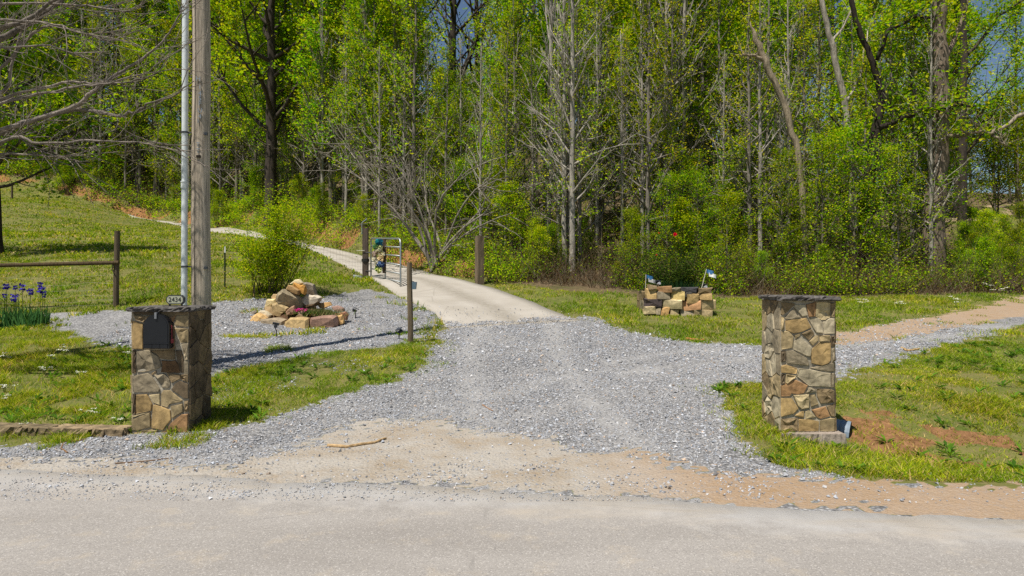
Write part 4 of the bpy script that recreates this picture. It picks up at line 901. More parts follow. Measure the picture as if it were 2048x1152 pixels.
def grass():
    r = np.random.default_rng(82); b = MB()
    def region(n, x0, x1, y0, y1, hs, ws, lean, amax=.80, near=True):
        x = r.uniform(x0, x1, n); y = r.uniform(y0, y1, n); u = (np.abs(x)/y < .82) | ((np.abs(x)/y < 1.25) & (r.random(len(x)) < .5)); x, y = x[u], y[u]; mk = masks(x, y)
        soilp = fbm(x, y, 1.3, 101); clump = fbm(x, y, 4.0, 103)
        dens = np.clip(.30+1.6*(clump-.32), .06, 1)*(1-.9*sstep(.53, .66, soilp))
        bad = mk['gravel'] | mk['dirt'] | mk['conc'] | mk['road'] | mk['clear']
        dens = np.where(bad, 0, dens)*(1-sstep(.3, .8, mk['forest']))*(1-.8*mk['ditch'])
        m2 = masks(x, y, 700, 3.2); bad2 = m2['gravel'] | m2['dirt']; dens = np.where(bad2 & ~bad, dens*.35, dens); dens = np.where(bad & ~bad2 & ~mk['conc'] & ~mk['road'] & (y > YE(x)+.5), .10, dens)
        # scraps of grass in the gravel
        scr = (mk['bed'] | (mk['drive'] & (y < 7.4) & (x < -3.2))) & ~mk['conc']; dens = np.where(scr, .5*sstep(.62, .72, fbm(x, y, 1.7, 107)), dens)
        dens = np.where(mk['track'] & ~mk['conc'], .35*sstep(.58, .70, fbm(x, y, 1.6, 109)), dens)
        dens = np.where(y < YE(x)+.12, 0, dens)
        dens = np.where((x > 2.8) & (x < 3.75) & (y > 7.0) & (y < 7.42), dens*.35, dens)
        dens = np.where(inpoly(mk['qx'], mk['qy'], [(420, 770), (560, 720), (760, 697), (860, 680), (870, 700), (840, 735), (690, 787), (560, 830), (440, 850)]) , dens*.8, dens)
        k = r.random(len(x)) < dens; x, y = x[k], y[k]; m = len(x)
        tall = 1+.9*sstep(.5, .75, fbm(x, y, .8, 111))+np.where((x < -3.3) & (y < 12), .6, 0)
        h = r.uniform(.5, 1.2, m)*hs*tall; wd = r.uniform(.6, 1.3, m)*ws
        dry = fbm(x, y, .9, 113); cw = np.where(dry[:, None] > .55, 1, 0)
        v, f, c = blades(x, y, mk['z'][k], h, wd, r, lean, [.24, .24, .18, .14, .06])
        c = c*(1+rep((dry[:, None]-.5)*np.array([[1.1, .5, .4]]), 5))*rep(.72+.6*fbm(x, y, 2.3, 117)[:, None], 5); b.add(v, f, c); print('grass', m)
    region(530000, -11.5, -.5, 6.8, 13, .050, .0075, .75)
    region(480000, 1.8, 10.5, 5.8, 13.5, .045, .0078, .8)
    region(190000, -.5, 16, 13, 21.5, .06, .015, .7)
    region(180000, -21, -1.5, 13, 22, .07, .019, .6)
    region(270000, -55, -2, 21, 64, .09, .05, .6)
    tag(b.build('grass', M['grass']), 'short rough spring grass over the verges, lawns and meadow', 'grass', kind='stuff')
    # broad-leaved weeds
    b = MB(); n = 1500; x = np.concatenate([r.uniform(-7.2, -.9, 700), r.uniform(2.2, 9, 800)]); y = np.concatenate([r.uniform(6.9, 12.5, 700), r.uniform(6.0, 12.5, 800)]); mk = masks(x, y)
    k = ~(mk['gravel'] | mk['dirt'] | mk['road'] | mk['conc']) & (r.random(n) < np.where(fbm(x, y, 1.1, 121) > .5, .7, .15)); x, y, z = x[k], y[k], mk['z'][k]
    m = 9; X = np.repeat(x, m); a = r.uniform(0, 6.28, len(X)); L = r.uniform(.05, .15, len(X))
    p = np.stack([X, np.repeat(y, m), np.repeat(z, m)+.01], 1); d = np.stack([np.cos(a), np.sin(a), r.uniform(.3, .9, len(X))], 1); side = np.stack([-np.sin(a), np.cos(a), 0*a], 1)*L[:, None]*.14
    v = np.stack([p, p+d*L[:, None]*.55+side, p+d*L[:, None]*np.array([1, 1, .75]), p+d*L[:, None]*.55-side], 1).reshape(-1, 3); i = np.arange(len(X))[:, None]*4
    b.add(v, np.concatenate([i+np.array([[0, 1, 2]]), i+np.array([[0, 2, 3]])]), rep(np.array([srgb(84, 122, 36), srgb(104, 140, 44), srgb(70, 104, 36)])[r.integers(3, size=len(X))], 4))
    tag(b.build('weeds', M['grass']), 'broad-leaved weeds scattered through the rough verge grass', 'weeds', kind='stuff')
grass()

# ------------------------------------------------------------------ flowers in the verge
def iris():
    r = np.random.default_rng(91); c = G(48, 655); t = thing('iris_clump', 'clump of purple irises with sword-shaped leaves by the gravel bed', 'plant', tuple(c)); d = c[1]
    b = MB(); n = 260; x = r.uniform(-.42, .40, n); y = r.normal(0, .14, n); h = r.uniform(.30, .52, n)
    p = np.stack([x, y, np.full(n, -.05)], 1); a = r.uniform(0, 6.28, n); sd = np.stack([np.cos(a), np.sin(a)*.4, 0*a], 1)*.016; off = np.stack([r.normal(0, .10, n), r.normal(0, .08, n), h], 1)
    v = np.stack([p-sd, p+sd, p+off*np.array([.5, .5, .62])-sd, p+off*np.array([.5, .5, .62])+sd, p+off], 1).reshape(-1, 3); i = np.arange(n)[:, None]*5
    b.add(v, np.concatenate([i+np.array([[0, 1, 3]]), i+np.array([[0, 3, 2]]), i+np.array([[2, 3, 4]])]), rep(np.array([srgb(70, 112, 62), srgb(90, 132, 72), srgb(56, 94, 54)])[r.integers(3, size=n)], 5)); b.build('leaf_blades', M['grass'], t)
    for X, Y, s in [(65,700,1),(158,712,.8),(232,715,1.3),(318,757,1.1),(418,680,.9),(440,745,1.2),(462,795,.7),(145,822,1.1),(50,798,.8),(190,790,.5)]:
        q = P(X/5.235, 440+Y/5.235, d+r.uniform(-.15, .15))-c; b = MB(); b.add(*tube_arr([(q[0]+r.normal(0, .03), q[1], 0), q-np.array([0, 0, .03])], .006, 4), srgb(70, 100, 50)); st = b.build('stem', M['grass'], t)
        b = MB(); k = 12; az = np.arange(6)*1.047; rad = .045*s; P_ = []
        for j, up_ in enumerate((.9, -.5)):
            a3 = az[::2]+j*1.047; cc = q+np.stack([np.cos(a3)*rad*.7, np.sin(a3)*rad*.7, np.full(3, up_*rad)], 1); P_.append(cc)
        cc = np.concatenate(P_); cc = np.repeat(cc, 4, 0)+r.normal(0, rad*.25, (24, 3)); v, f = leaves(cc, rad*1.25, r, 0, .8); b.add(v, f, rep(np.array([srgb(70, 58, 170), srgb(104, 96, 205), srgb(48, 36, 130)])[r.integers(3, size=24)], 4)); b.build('flower', M['petal'], t)
iris()
def wildflowers():
    r = np.random.default_rng(92)
    spots = [(95,737,'by itself below the gravel bed'),(113,711,'in the upper verge grass'),(160,747,'in the middle of the left verge'),(130,696,'near the shaded gravel'),(8,712,'at the far left of the verge'),(9,773,'low at the left picture edge'),(8,794,'in a pair at the left picture edge'),(185,822,'in the lush grass left of the mailbox pillar'),(243,836,'close beside the mailbox pillar'),(48,852,'just above the flat kerb stones'),(258,703,'behind the mailbox pillar'),
             (1802,606,'at the woods edge by the side track'),(1912,597,'on the bank above the side track'),(2005,578,'high at the right woods edge'),(1980,568,'under the right shrubs'),(1725,603,'behind the right pillar')]
    for px, py, wh in spots:
        g = G(px, py+18 if px > 1000 else py+14); d = g[1]; t = thing('yarrow_plant', 'white flat-topped wildflower '+wh, 'wildflower', tuple(g), group='white wildflowers'); k = r.integers(3, 6)
        hb = MB(); pb_ = MB()
        for j in range(k):
            q = P(px+r.normal(0, 6), py+r.normal(0, 3.5), d)-g+np.array([0, r.normal(0, .06), 0]); q[2] = max(q[2], .06)
            hb.add(*tube_arr([(q[0]*.4, 0, -.02), q], .0035, 4), srgb(86, 112, 48)); m = 22; sp = .018*(d/10)
            cc = q+np.stack([r.normal(0, sp, m), r.normal(0, sp, m), r.normal(0, .005, m)], 1); v, f = leaves(cc, .014*(d/10), r, 1.5, .9); pb_.add(v, f, srgb(235, 235, 228))
        hb.build('stem', M['grass'], t); pb_.build('flower_head', M['petal'], t)
wildflowers()

# ------------------------------------------------------------------ trees
LG = np.array([srgb(148, 182, 16), srgb(120, 162, 14), srgb(174, 198, 24), srgb(92, 136, 16), srgb(188, 190, 40)])*.98
def gen_tree(seed, h, r0, first, nb, blen, up_, nsub, lps, lsize, spread, bark, lcols, wig=.02, curve=.10, shape=.7, twigs=0, az0=0, leaftop=0.0, sides=9):
    r = np.random.default_rng(seed); W = MB(); T = MB(); n = 16
    zz = np.concatenate([[-.7], np.linspace(0, h, n-1)]); wx = np.cumsum(r.normal(0, wig, n)*h/n); wy = np.cumsum(r.normal(0, wig, n)*h/n); wx -= wx[1]; wy -= wy[1]
    tr = np.stack([wx, wy, zz], 1); rad = r0*np.clip(1-zz/h, 0, 1)**.8+.012; rad[0] *= 1.35; rad[1] *= 1.2
    W.add(*tube_arr(tr, rad, sides), bark*.95)
    cl = []; tb = []; tt = []
    for k in range(nb):
        t = first+(1-first)*((k+r.random())/nb)*.97; tp = (t-first)/(1-first); bz = t*h
        base = np.array([np.interp(bz, zz, wx), np.interp(bz, zz, wy), bz]); br = np.interp(bz, zz, rad)
        az = az0+k*2.4+r.normal(0, .5); el = up_+r.normal(0, .18)+.4*tp; L = blen*(max(.12, 1.08-tp)**shape)*r.uniform(.55, 1.15)
        d = np.array([math.cos(az)*math.cos(el), math.sin(az)*math.cos(el), math.sin(el)]); m = 7; pts = [base]
        for j in range(m-1):
            d = d+r.normal(0, .13, 3)+np.array([0, 0, curve]); d /= np.linalg.norm(d); pts.append(pts[-1]+d*L/(m-1))
        pts = np.array(pts); rb = max(.008, min(br*.55, .018*L+.01)); W.add(*tube_arr(pts, np.linspace(rb, .005, m), 5, False), bark)
        for q in range(nsub):
            s = r.uniform(.25, 1.0); i0 = s*(m-1); b0 = np.array([np.interp(i0, np.arange(m), pts[:, a]) for a in range(3)]); dl = pts[min(m-1, int(i0)+1)]-pts[max(0, int(i0)-1)]; dl /= np.linalg.norm(dl)+1e-9
            dd = dl+r.normal(0, .6, 3); dd[2] += .15; dd /= np.linalg.norm(dd); l2 = L*r.uniform(.18, .42); k4 = 4; p2 = [b0]
            for j in range(k4-1): dd = dd+r.normal(0, .18, 3)+[0, 0, curve*.8]; dd /= np.linalg.norm(dd); p2.append(p2[-1]+dd*l2/(k4-1))
            p2 = np.array(p2); W.add(*tube_arr(p2, np.linspace(max(.006, rb*.4), .003, k4), 3, False), bark); cl += [p2[-1], p2[2], p2[1]]
            for j in range(twigs):
                u = r.uniform(.2, 1)*(k4-1); tb.append([np.interp(u, np.arange(k4), p2[:, a]) for a in range(3)]); e = dd+r.normal(0, .55, 3); e[2] += .1; tt.append(np.array(tb[-1])+e/np.linalg.norm(e)*r.uniform(.15, .42)*max(.6, l2))
        cl += [pts[-1], pts[-2]]
    if tb: W.add(*(lambda vf: (vf[0], vf[1]))(needles(np.array(tb), np.array(tt), np.full(len(tb), .011))), bark*1.05)
    if lps:
        cl = np.array(cl); cl = cl[cl[:, 2] > leaftop*h]; wt = r.gamma(1.3, 1, len(cl)); cnt = np.maximum(0, (wt/wt.mean()*lps)).astype(int)
        p = np.repeat(cl, cnt, 0); p = p+r.normal(0, spread, p.shape)*np.array([1, 1, .6]); n_ = len(p)
        v, f = leaves(p, lsize*r.uniform(.6, 1.35, n_), r, .55); c = lcols[r.integers(len(lcols), size=n_)]*r.uniform(.8, 1.15, (n_, 1)); T.add(v, f, rep(c, 4))
    return W, (T if lps else None)
def proto(name, label, cat, WT, woodmat='bark', leafmat='leaf', smooth=True):
    W, T = WT; t = thing(name, label, cat); W.build('trunk', M[woodmat], t, smooth)
    if T: T.build('crown', M[leafmat], t)
    return t
used = {}
def put(pr, x, y, rotz, s, label, group=None, tilt=(0, 0)):
    z = Hs(x, y); loc = (x, y, z-.05)
    if pr.name not in used:
        used[pr.name] = 1; o = pr; o.location = loc; o.rotation_euler = (tilt[0], tilt[1], rotz); o.scale = (s,)*3; o['label'] = label
        if group: o['group'] = group
    else: o = dup(pr, loc, 0, s, label, group, (tilt[0], tilt[1], rotz))
    if not group and 'group' in o: del o['group']
    return o
def at(pr, px, d, rotz=None, s=1, label='', group=None, tilt=(0, 0)):
    return put(pr, P(px, 0, d)[0], d, rng.uniform(0, 6.28) if rotz is None else rotz, s, label, group, tilt)
BKL, BKG, BKD, BKW = srgb(140, 132, 120), srgb(118, 110, 96), srgb(70, 62, 54), srgb(162, 155, 143)
slim = [proto('leafy_tree', 'x', 'tree', gen_tree(200+k, 15.5, .11, .12, 44, 2.7, .55, 5, (14, 11.5, 9.5)[k], (.105, .125, .15)[k], (.16, .18, .2)[k], BKG, LG*(1.0, np.array([.92, 1., 1.]), np.array([1.08, 1.0, 1.1]))[k], .025, leaftop=(.22, .12, .3)[k], twigs=1)) for k in range(3)]
broad = [proto('broadleaf_tree', 'x', 'tree', gen_tree(220+k, 15, .24, .20, 34, 5.2, .45, 7, 10.0, .16, .26, BKD, LG*np.array([.92, .96, .9]), .03, shape=.45)) for k in range(2)]
bare = [proto('bare_tree', 'x', 'tree', gen_tree(240+k, 13.5, .095, .16, 40, 2.7, .75, 4, 0, 0, 0, BKW, LG, .018, .09, twigs=5)) for k in range(3)]
grey = [proto('budding_tree', 'x', 'tree', gen_tree(250+k, 12, .085, .12, 36, 2.7, .5, 5, 5.0, .10, .16, BKL*.85, LG*np.array([1.05, .95, 1.2]), .03, .10, twigs=3)) for k in range(2)]
shrub = [proto('leafy_shrub', 'x', 'shrub', gen_tree(260+k, 2.6, .03, .02, 22, 1.5, .8, 6, 13, .062, .13, BKG, LG*c, .05, .08, shape=.5, sides=5)) for k, c in enumerate((1.0, .85, np.array([1.05, 1.0, .8])))]
def pine_tree(seed):
    r = np.random.default_rng(seed); W, _ = gen_tree(seed, 20, .2, .45, 40, 3.6, .15, 4, 0, 0, 0, srgb(110, 84, 66), LG, .012, .08); T = MB(); n = 0
    cl = []
    for k in range(420):
        t = r.uniform(.46, 1); a = r.uniform(0, 6.28); L = 3.5*(1.08-t)**.6*r.uniform(.3, 1); cl.append([math.cos(a)*L, math.sin(a)*L, t*20+r.normal(.3, .3)])
    cl = np.array(cl); p = np.repeat(cl, 34, 0)+r.normal(0, .06, (len(cl)*34, 3)); d = r.normal(size=p.shape); d[:, 2] += .5; d /= np.linalg.norm(d, axis=1)[:, None]
    v, f = needles(p, p+d*r.uniform(.25, .42, (len(p), 1)), np.full(len(p), .022)); T.add(v, f, rep(np.array([srgb(52, 84, 44), srgb(70, 98, 48), srgb(42, 70, 42)])[r.integers(3, size=len(p))], 4)); return W, T
under = [proto('understory_tree', 'x', 'tree', gen_tree(280+k, 5.6, .045, .10, 30, 2.1, .45, 6, 7.5, .088, .17, BKG, LG*c, .05, .10, shape=.45, sides=6)) for k, c in enumerate((1.0, .88, np.array([1.06, 1.0, .8])))]
pine = proto('pine_tree', 'x', 'tree', pine_tree(270))
rng = np.random.default_rng(17)
# trees one can tell apart
at(broad[0], 541, 42.8, 1.0, 1.6, 'tall dark-trunked tree rising straight in the left woods')
sparse = proto('broadleaf_tree', 'x', 'tree', gen_tree(231, 15, .25, .16, 26, 5.2, .6, 7, 2.2, .15, .25, BKD, LG, .03, shape=.45))
at(sparse, 905, 46, 3.6, 1.35, 'dark spreading tree high on the hill with sky behind')
at(sparse, 955, 49, .6, 1.2, 'dark tree beside the spreading one on the hill')
at(bare[0], 1144, 22.4, .3, 1.0, 'pale leafless tree with a straight trunk right of the pale gate post'); at(bare[1], 1130, 22.9, 2.1, .9, 'pale leafless twin stem close behind the straight pale trunk')
at(bare[2], 1096, 25.0, 4.0, 1.15, 'tall pale leafless tree left of the twin stems'); at(bare[0], 1332, 26.0, 2.0, 1.1, 'pale leafless tree above the red-flowered rose bush'); at(bare[2], 1362, 26.8, 5.1, 1.15, 'taller pale leafless tree just right of its neighbour above the rose bush')
at(bare[1], 1180, 27.5, 3.3, 1.0, 'thin pale leafless tree leaning between the taller bare trunks', tilt=(0, R(-5)))
at(bare[1], 1285, 24.5, 1.3, .72, 'short pale leafless sapling at the woods edge left of the planter'); at(bare[0], 1520, 24.0, 5.0, .8, 'slender grey leafless tree behind the right pillar')
at(pine, 345, 66, 0, 1.45, 'dark green pine behind the utility pole'); at(pine, 1235, 50, 2, 1.15, 'dark pine crown above the middle of the woods')
at(pine, 1585, 44, 1, 1.0, 'brown-trunked pine with sky beside it'); at(pine, 1665, 46, 3, .95, 'pine in the gap right of the broken trunk')
# multi-stem leafless tree above the gate
def multistem():
    r = np.random.default_rng(301); x, y = P(872, 0, 24.4)[0], 24.4; t = thing('bare_multistem_tree', 'leafless grey tree with many spreading stems above the driveway', 'tree', (x, y, Hs(x, y)-.1)); W = MB(); tb = []; tt = []
    for k in range(11):
        az = k*.571*2+r.normal(0, .2); el = r.uniform(1.0, 1.4); d = np.array([math.cos(az)*math.cos(el), math.sin(az)*math.cos(el)*.7, math.sin(el)]); L = r.uniform(4.0, 6.2); m = 9; pts = [np.array([r.normal(0, .15), r.normal(0, .12), -.3])]
        for j in range(m-1): d = d+r.normal(0, .12, 3)+np.array([math.cos(az)*.05, 0, -.03]); d /= np.linalg.norm(d); pts.append(pts[-1]+d*L/(m-1))
        pts = np.array(pts); W.add(*tube_arr(pts, np.linspace(.065, .012, m), 6, False), BKL)
        for q in range(9):
            i0 = r.uniform(2.5, m-1); b0 = np.array([np.interp(i0, np.arange(m), pts[:, a]) for a in range(3)]); dd = d+r.normal(0, .55, 3); dd /= np.linalg.norm(dd); l2 = r.uniform(.7, 1.9); p2 = [b0]
            for j in range(4): dd = dd+r.normal(0, .16, 3); dd /= np.linalg.norm(dd); p2.append(p2[-1]+dd*l2/4)
            p2 = np.array(p2); W.add(*tube_arr(p2, np.linspace(.018, .005, 5), 4, False), BKL)
            for j in range(7): u = r.uniform(.5, 4); bb = np.array([np.interp(u, np.arange(5), p2[:, a]) for a in range(3)]); e = dd+r.normal(0, .6, 3); tb.append(bb); tt.append(bb+e/np.linalg.norm(e)*r.uniform(.25, .7))
    W.add(*needles(np.array(tb), np.array(tt), np.full(len(tb), .014)), BKL); W.build('trunk', M['bark'], t, True)
multistem()
def traced(name, label, pix, rads, col, extra=(), d=26, leafy=0, cat='tree', matn='bark', seed=1):
    """a trunk whose course is read off the photo at its own distance"""
    r = np.random.default_rng(seed); pts = np.array([P(px, py, d+(dd if dd else 0)) for px, py, dd in pix]); x, y = pts[0][:2]; z0 = Hs(x, y); base = np.array([x, y, z0]); t = thing(name, label, cat, tuple(base)); pts[0][2] = z0-.3
    k = len(pts); s = np.linspace(0, k-1, (k-1)*5+1); q = np.stack([np.interp(s, np.arange(k), pts[:, i]) for i in range(3)], 1)+r.normal(0, .02, (len(s), 3)); rd = np.interp(s, np.linspace(0, k-1, len(rads)), rads)*r.uniform(.92, 1.08, len(s))
    b = MB(); b.add(*tube_arr(q-base, rd, 10), col); tr = b.build('trunk', M[matn], t, True); cl = []
    for e in extra:
        p_, r0, r1 = e; ep = np.array([P(a, c, d+f) for a, c, f in p_]); kk = len(ep); s = np.linspace(0, kk-1, (kk-1)*4+1); q = np.stack([np.interp(s, np.arange(kk), ep[:, i]) for i in range(3)], 1)+r.normal(0, .025, (len(s), 3))
        b = MB(); b.add(*tube_arr(q-base, np.linspace(r0, r1, len(q)), 6), col*1.1)
        tb = []; tt = []
        for j in range(int(len(q)*3)):
            i = r.integers(2, len(q)); dd = r.normal(0, .6, 3); dd[2] += .3; tb.append(q[i]-base); tt.append(q[i]-base+dd*r.uniform(.3, 1.1)); cl.append(tt[-1])
        b.add(*needles(np.array(tb), np.array(tt), np.full(len(tb), .02)), col*1.1); b.build('limb', M[matn], t, True)
    if leafy and cl:
        cl = np.array(cl); p = np.repeat(cl, leafy, 0)+r.normal(0, .25, (len(cl)*leafy, 3))*np.array([1, 1, .5]); v, f = leaves(p, .14*r.uniform(.6, 1.3, len(p)), r, .6); b = MB(); b.add(v, f, rep(LG[r.integers(len(LG), size=len(p))], 4)); b.build('crown', M['leaf'], t)
traced('broken_snag', 'broken dead trunk with a splintered pale top leaning left', [(1612,560,0),(1606,420,0),(1596,300,0),(1570,210,0),(1535,130,0),(1512,80,0),(1501,44,0)], [.10,.10,.10,.105,.105,.085,.015], srgb(150,136,114), [([(1528,122,0),(1510,112,0),(1484,110,-.2)], .07, .04)], 22.4, seed=3)
traced('leaning_tree', 'whitish leaning trunk right of the broken snag', [(1712,480,0),(1703,330,0),(1692,220,0),(1668,110,0),(1648,30,0),(1630,-90,0)], [.14,.13,.12,.10,.09,.07], srgb(160,152,138), [([(1690,210,0),(1720,150,.3),(1735,60,.4)], .05, .02), ([(1660,90,0),(1700,30,.3),(1720,-40,.5)], .05, .02)], 24, seed=4)
traced('crooked_tree', 'dark crooked tree with a long pale limb reaching right', [(1725,560,0),(1730,430,0),(1742,330,0),(1752,262,0),(1765,190,0),(1740,110,0),(1712,40,0),(1690,-60,0)], [.20,.19,.18,.16,.13,.10,.09,.07], srgb(52,45,38), [([(1748,262,0),(1800,238,-.4),(1845,220,-.6),(1910,214,-.8),(1960,212,-1)], .10, .03), ([(1752,120,0),(1780,60,-.3),(1830,35,-.4),(1880,34,-.4)], .07, .03), ([(1740,300,0),(1690,270,.4),(1660,230,.6)], .05, .02)], 23.2, leafy=16, seed=5)
traced('large_oak_tree', 'thick grey-barked tree with a massive straight trunk at the right', [(1868,570,0),(1866,480,0),(1872,400,0),(1877,320,0),(1880,200,0),(1880,100,0),(1877,0,0),(1875,-150,0)], [.40,.36,.32,.30,.27,.24,.22,.17], srgb(124,110,94), [([(1884,270,0),(1930,270,-.5),(1965,262,-.8)], .09, .03), ([(1890,120,0),(1920,60,.3),(1940,-30,.4)], .09, .04), ([(1868,90,0),(1850,40,.3),(1800,60,.5)], .06, .02), ([(1882,30,0),(1850,-30,.2),(1790,-60,.3)], .08, .03)], 22.9, leafy=12, seed=6)
traced('forked_tree', 'dark slender tree with a long right-hand fork near the right edge', [(1925,500,0),(1925,330,0),(1928,170,0),(1930,90,0),(1925,0,0),(1922,-120,0)], [.19,.17,.15,.13,.12,.09], srgb(70,62,54), [([(1930,115,0),(1970,70,0),(1998,30,0),(2045,0,.2)], .08, .04)], 30, leafy=26, seed=7)
traced('dead_limb_tree', 'tree off the right edge with a bare broken limb reaching in', [(2110,540,0),(2105,350,0),(2100,150,0),(2095,-60,0)], [.2,.18,.16,.12], srgb(150,138,120), [([(2100,200,0),(2048,226,0),(2005,255,0),(1978,268,0),(1955,252,0),(1930,235,0)], .07, .04), ([(1984,268,0),(2000,282,0),(2012,293,0)], .05, .035)], 22.5, seed=8)
# dogwoods in flower
for px, py, d, lab in ((1066, 172, 40, 'flowering dogwood with cream blossom above the middle of the woods'), (925, 188, 42, 'small white flowering dogwood below the spreading hill tree')):
    c = P(px, py, d); x, y = c[0], c[1]; zb = Hs(x, y); t = thing('dogwood_tree', lab, 'tree', (x, y, zb)); r = np.random.default_rng(int(px)); b = MB(); hz_ = c[2]-zb
    b.add(*tube_arr([(0, 0, -.3), (.1, 0, hz_*.5), (0, 0, hz_)], [.09, .07, .03], 6), BKG); cl = []
    for k in range(16):
        a = r.uniform(0, 6.28); e = np.array([math.cos(a)*r.uniform(.4, 1.5), math.sin(a)*.8, hz_+r.normal(0, .45)]); b.add(*tube_arr([(0, 0, hz_*.75), e*np.array([.6, .6, 1]), e], [.03, .02, .008], 4), BKG); cl.append(e)
    b.build('trunk', M['bark'], t); n = 60 if px > 1000 else 26; cl = np.repeat(np.array(cl), n, 0); p = cl+r.normal(0, .3, cl.shape)*np.array([1, 1, .5]); v, f = leaves(p, .17, r, 1.2, .9); b = MB(); b.add(v, f, rep(np.array([srgb(232, 228, 205), srgb(205, 205, 170), srgb(150, 165, 70)])[r.integers(3, size=len(p))], 4)); b.build('crown', M['leaf'], t)
# the rest of the woods
EDGE = lambda px: np.interp(px, [-400, 0, 300, 430, 640, 730, 900, 1000, 1200, 1500, 2048, 2500], [66, 64.5, 62.5, 51.5, 36, 29.5, 24.8, 22.8, 21.3, 20.8, 21.5, 22])
def gap(px): return (830 < px < 985) or (1585 < px < 1700) or px > 1890
def zone(px):
    if px < -150 or px > 2200: return 'past the '+('left' if px < 0 else 'right')+' end of the woods'
    return 'behind the sloping meadow' if px < 380 else 'left of the open gate' if px < 720 else 'above the concrete driveway' if px < 1000 else 'among the pale bare trunks' if px < 1480 else 'behind the right stone pillar' if px < 1800 else 'at the far right of the woods'
def fill(n, p0, p1, d0, d1, kinds, s0, s1, lab, grp):
    for k in range(n):
        px = p0+(p1-p0)*(k+rng.uniform(.05, .95))/n; d = EDGE(px)+rng.uniform(d0, d1)
        if gap(px) and d > EDGE(px)+9 and rng.random() < .75: continue
        if px > 1885 and d < 40: d = rng.uniform(42, 54)
        if 518 < px < 562 and d < 46: d += 7
        if 1490 < px < 1620 and d < 24: d = 24.5
        if kinds is under and (1690 < px < 1780 or 1830 < px < 1945) and d < 25: d += 3.2
        if kinds is not under and d > EDGE(px)+3 and 840 < px < 985 and rng.random() < .7: continue
        if kinds is slim and d > EDGE(px)+3 and (1590 < px < 1690 or px > 1890) and rng.random() < .4: continue
        at(kinds[k % len(kinds)], px, d, None, rng.uniform(s0, s1)*np.interp(d, [20, 30, 60], [.85, 1, 1.5]), lab+' '+zone(px), grp)
TL, BL, BU, UL = 'slender young tree in yellow-green leaf', 'broad leafy tree deeper in the woods', 'thin grey tree just coming into leaf', 'low understory tree with layered green sprays'
G1, G2, G3, G4 = 'leafy young trees of the woods', 'broad trees of the woods', 'thin budding trees of the woods', 'understory trees of the woods'
fill(32, -150, 830, 1, 7, slim, .85, 1.15, TL, G1); fill(26, -150, 830, 8, 18, slim, .9, 1.2, TL, G1); fill(10, -200, 800, 10, 24, broad, .95, 1.2, BL, G2)
fill(14, 980, 1600, 5, 10, slim, .75, 1.05, TL, G1); fill(14, 1000, 1600, 12, 24, slim, .9, 1.2, TL, G1); fill(7, 1150, 1580, 12, 26, broad, .9, 1.1, BL, G2)
fill(12, 1600, 2200, 2.5, 9, slim, .65, .95, TL, G1); fill(6, 1700, 2300, 8, 16, broad, .6, .85, BL, G2)
fill(20, 400, 1050, 1.0, 7, grey, .7, 1.1, BU, G3); fill(20, 1000, 1950, 1.0, 7, grey, .7, 1.1, BU, G3); fill(12, -50, 420, 0, 5, grey, .8, 1.1, BU, G3)
fill(16, 1020, 1900, .8, 8, bare, .4, .85, 'thin leafless sapling', 'thin leafless saplings of the woods'); fill(16, 420, 1000, .6, 7, bare, .5, .85, 'thin leafless sapling', 'thin leafless saplings of the woods'); fill(10, -50, 420, .5, 6, bare, .6, .9, 'thin leafless sapling', 'thin leafless saplings of the woods')
fill(9, -800, -150, 1, 14, slim, .9, 1.2, TL, G1); fill(6, -800, -150, 1, 8, under, .7, 1.1, UL, G4); fill(5, 2200, 2700, 1, 9, broad, .6, .85, BL, G2)
fill(7, 820, 1010, 3, 9, slim, .45, .62, TL, G1)
fill(12, 1180, 2180, 2.0, 9, under, .55, 1.0, UL, G4); fill(9, 700, 1180, 2.5, 8, under, .5, .8, UL, G4); fill(10, -100, 720, 1.5, 9, under, .5, .85, UL, G4); fill(6, 1500, 2150, 2.5, 7, under, .7, 1.15, UL, G4)
for k in range(14): px = rng.uniform(830, 1000); at(under[k % 3], px, rng.uniform(36, 66), None, rng.uniform(.8, 1.3), UL+' high on the hill', G4)
SH, SG = 'leafy undergrowth shrub', 'leafy shrubs of the undergrowth'
for k in range(100):
    px = -100+2350*(k+rng.random())/100; d = EDGE(px)-rng.uniform(-4, .7)
    if 1840 < px < 1900 and d < 23: d = 24
    if 300 < px < 1050 and rng.random() < .5: continue
    if 1200 < px < 1850 and rng.random() < .4: continue
    if px > 1880 and d < 40: at(shrub[k % 3], px, d, None, rng.uniform(.4, .62), SH+' '+zone(px), SG); continue
    at(shrub[k % 3], px, d, None, rng.gamma(4, .14)*np.interp(d, [20, 60], [.85, 1.3])+.15, SH+' '+zone(px), SG)
for k in range(16): px = rng.uniform(1885, 2180); at(shrub[k % 3], px, rng.uniform(22.5, 33), None, rng.uniform(.45, .75), SH+' '+zone(px), SG)
for k, (px, d, sc0) in enumerate([(1565, 21.6, .7), (1640, 22.2, .8), (1705, 22.4, .85), (1795, 21.9, .75), (1745, 22.6, .55)]): at(under[k % 3], px, d, None, sc0, UL+' '+zone(px), G4)
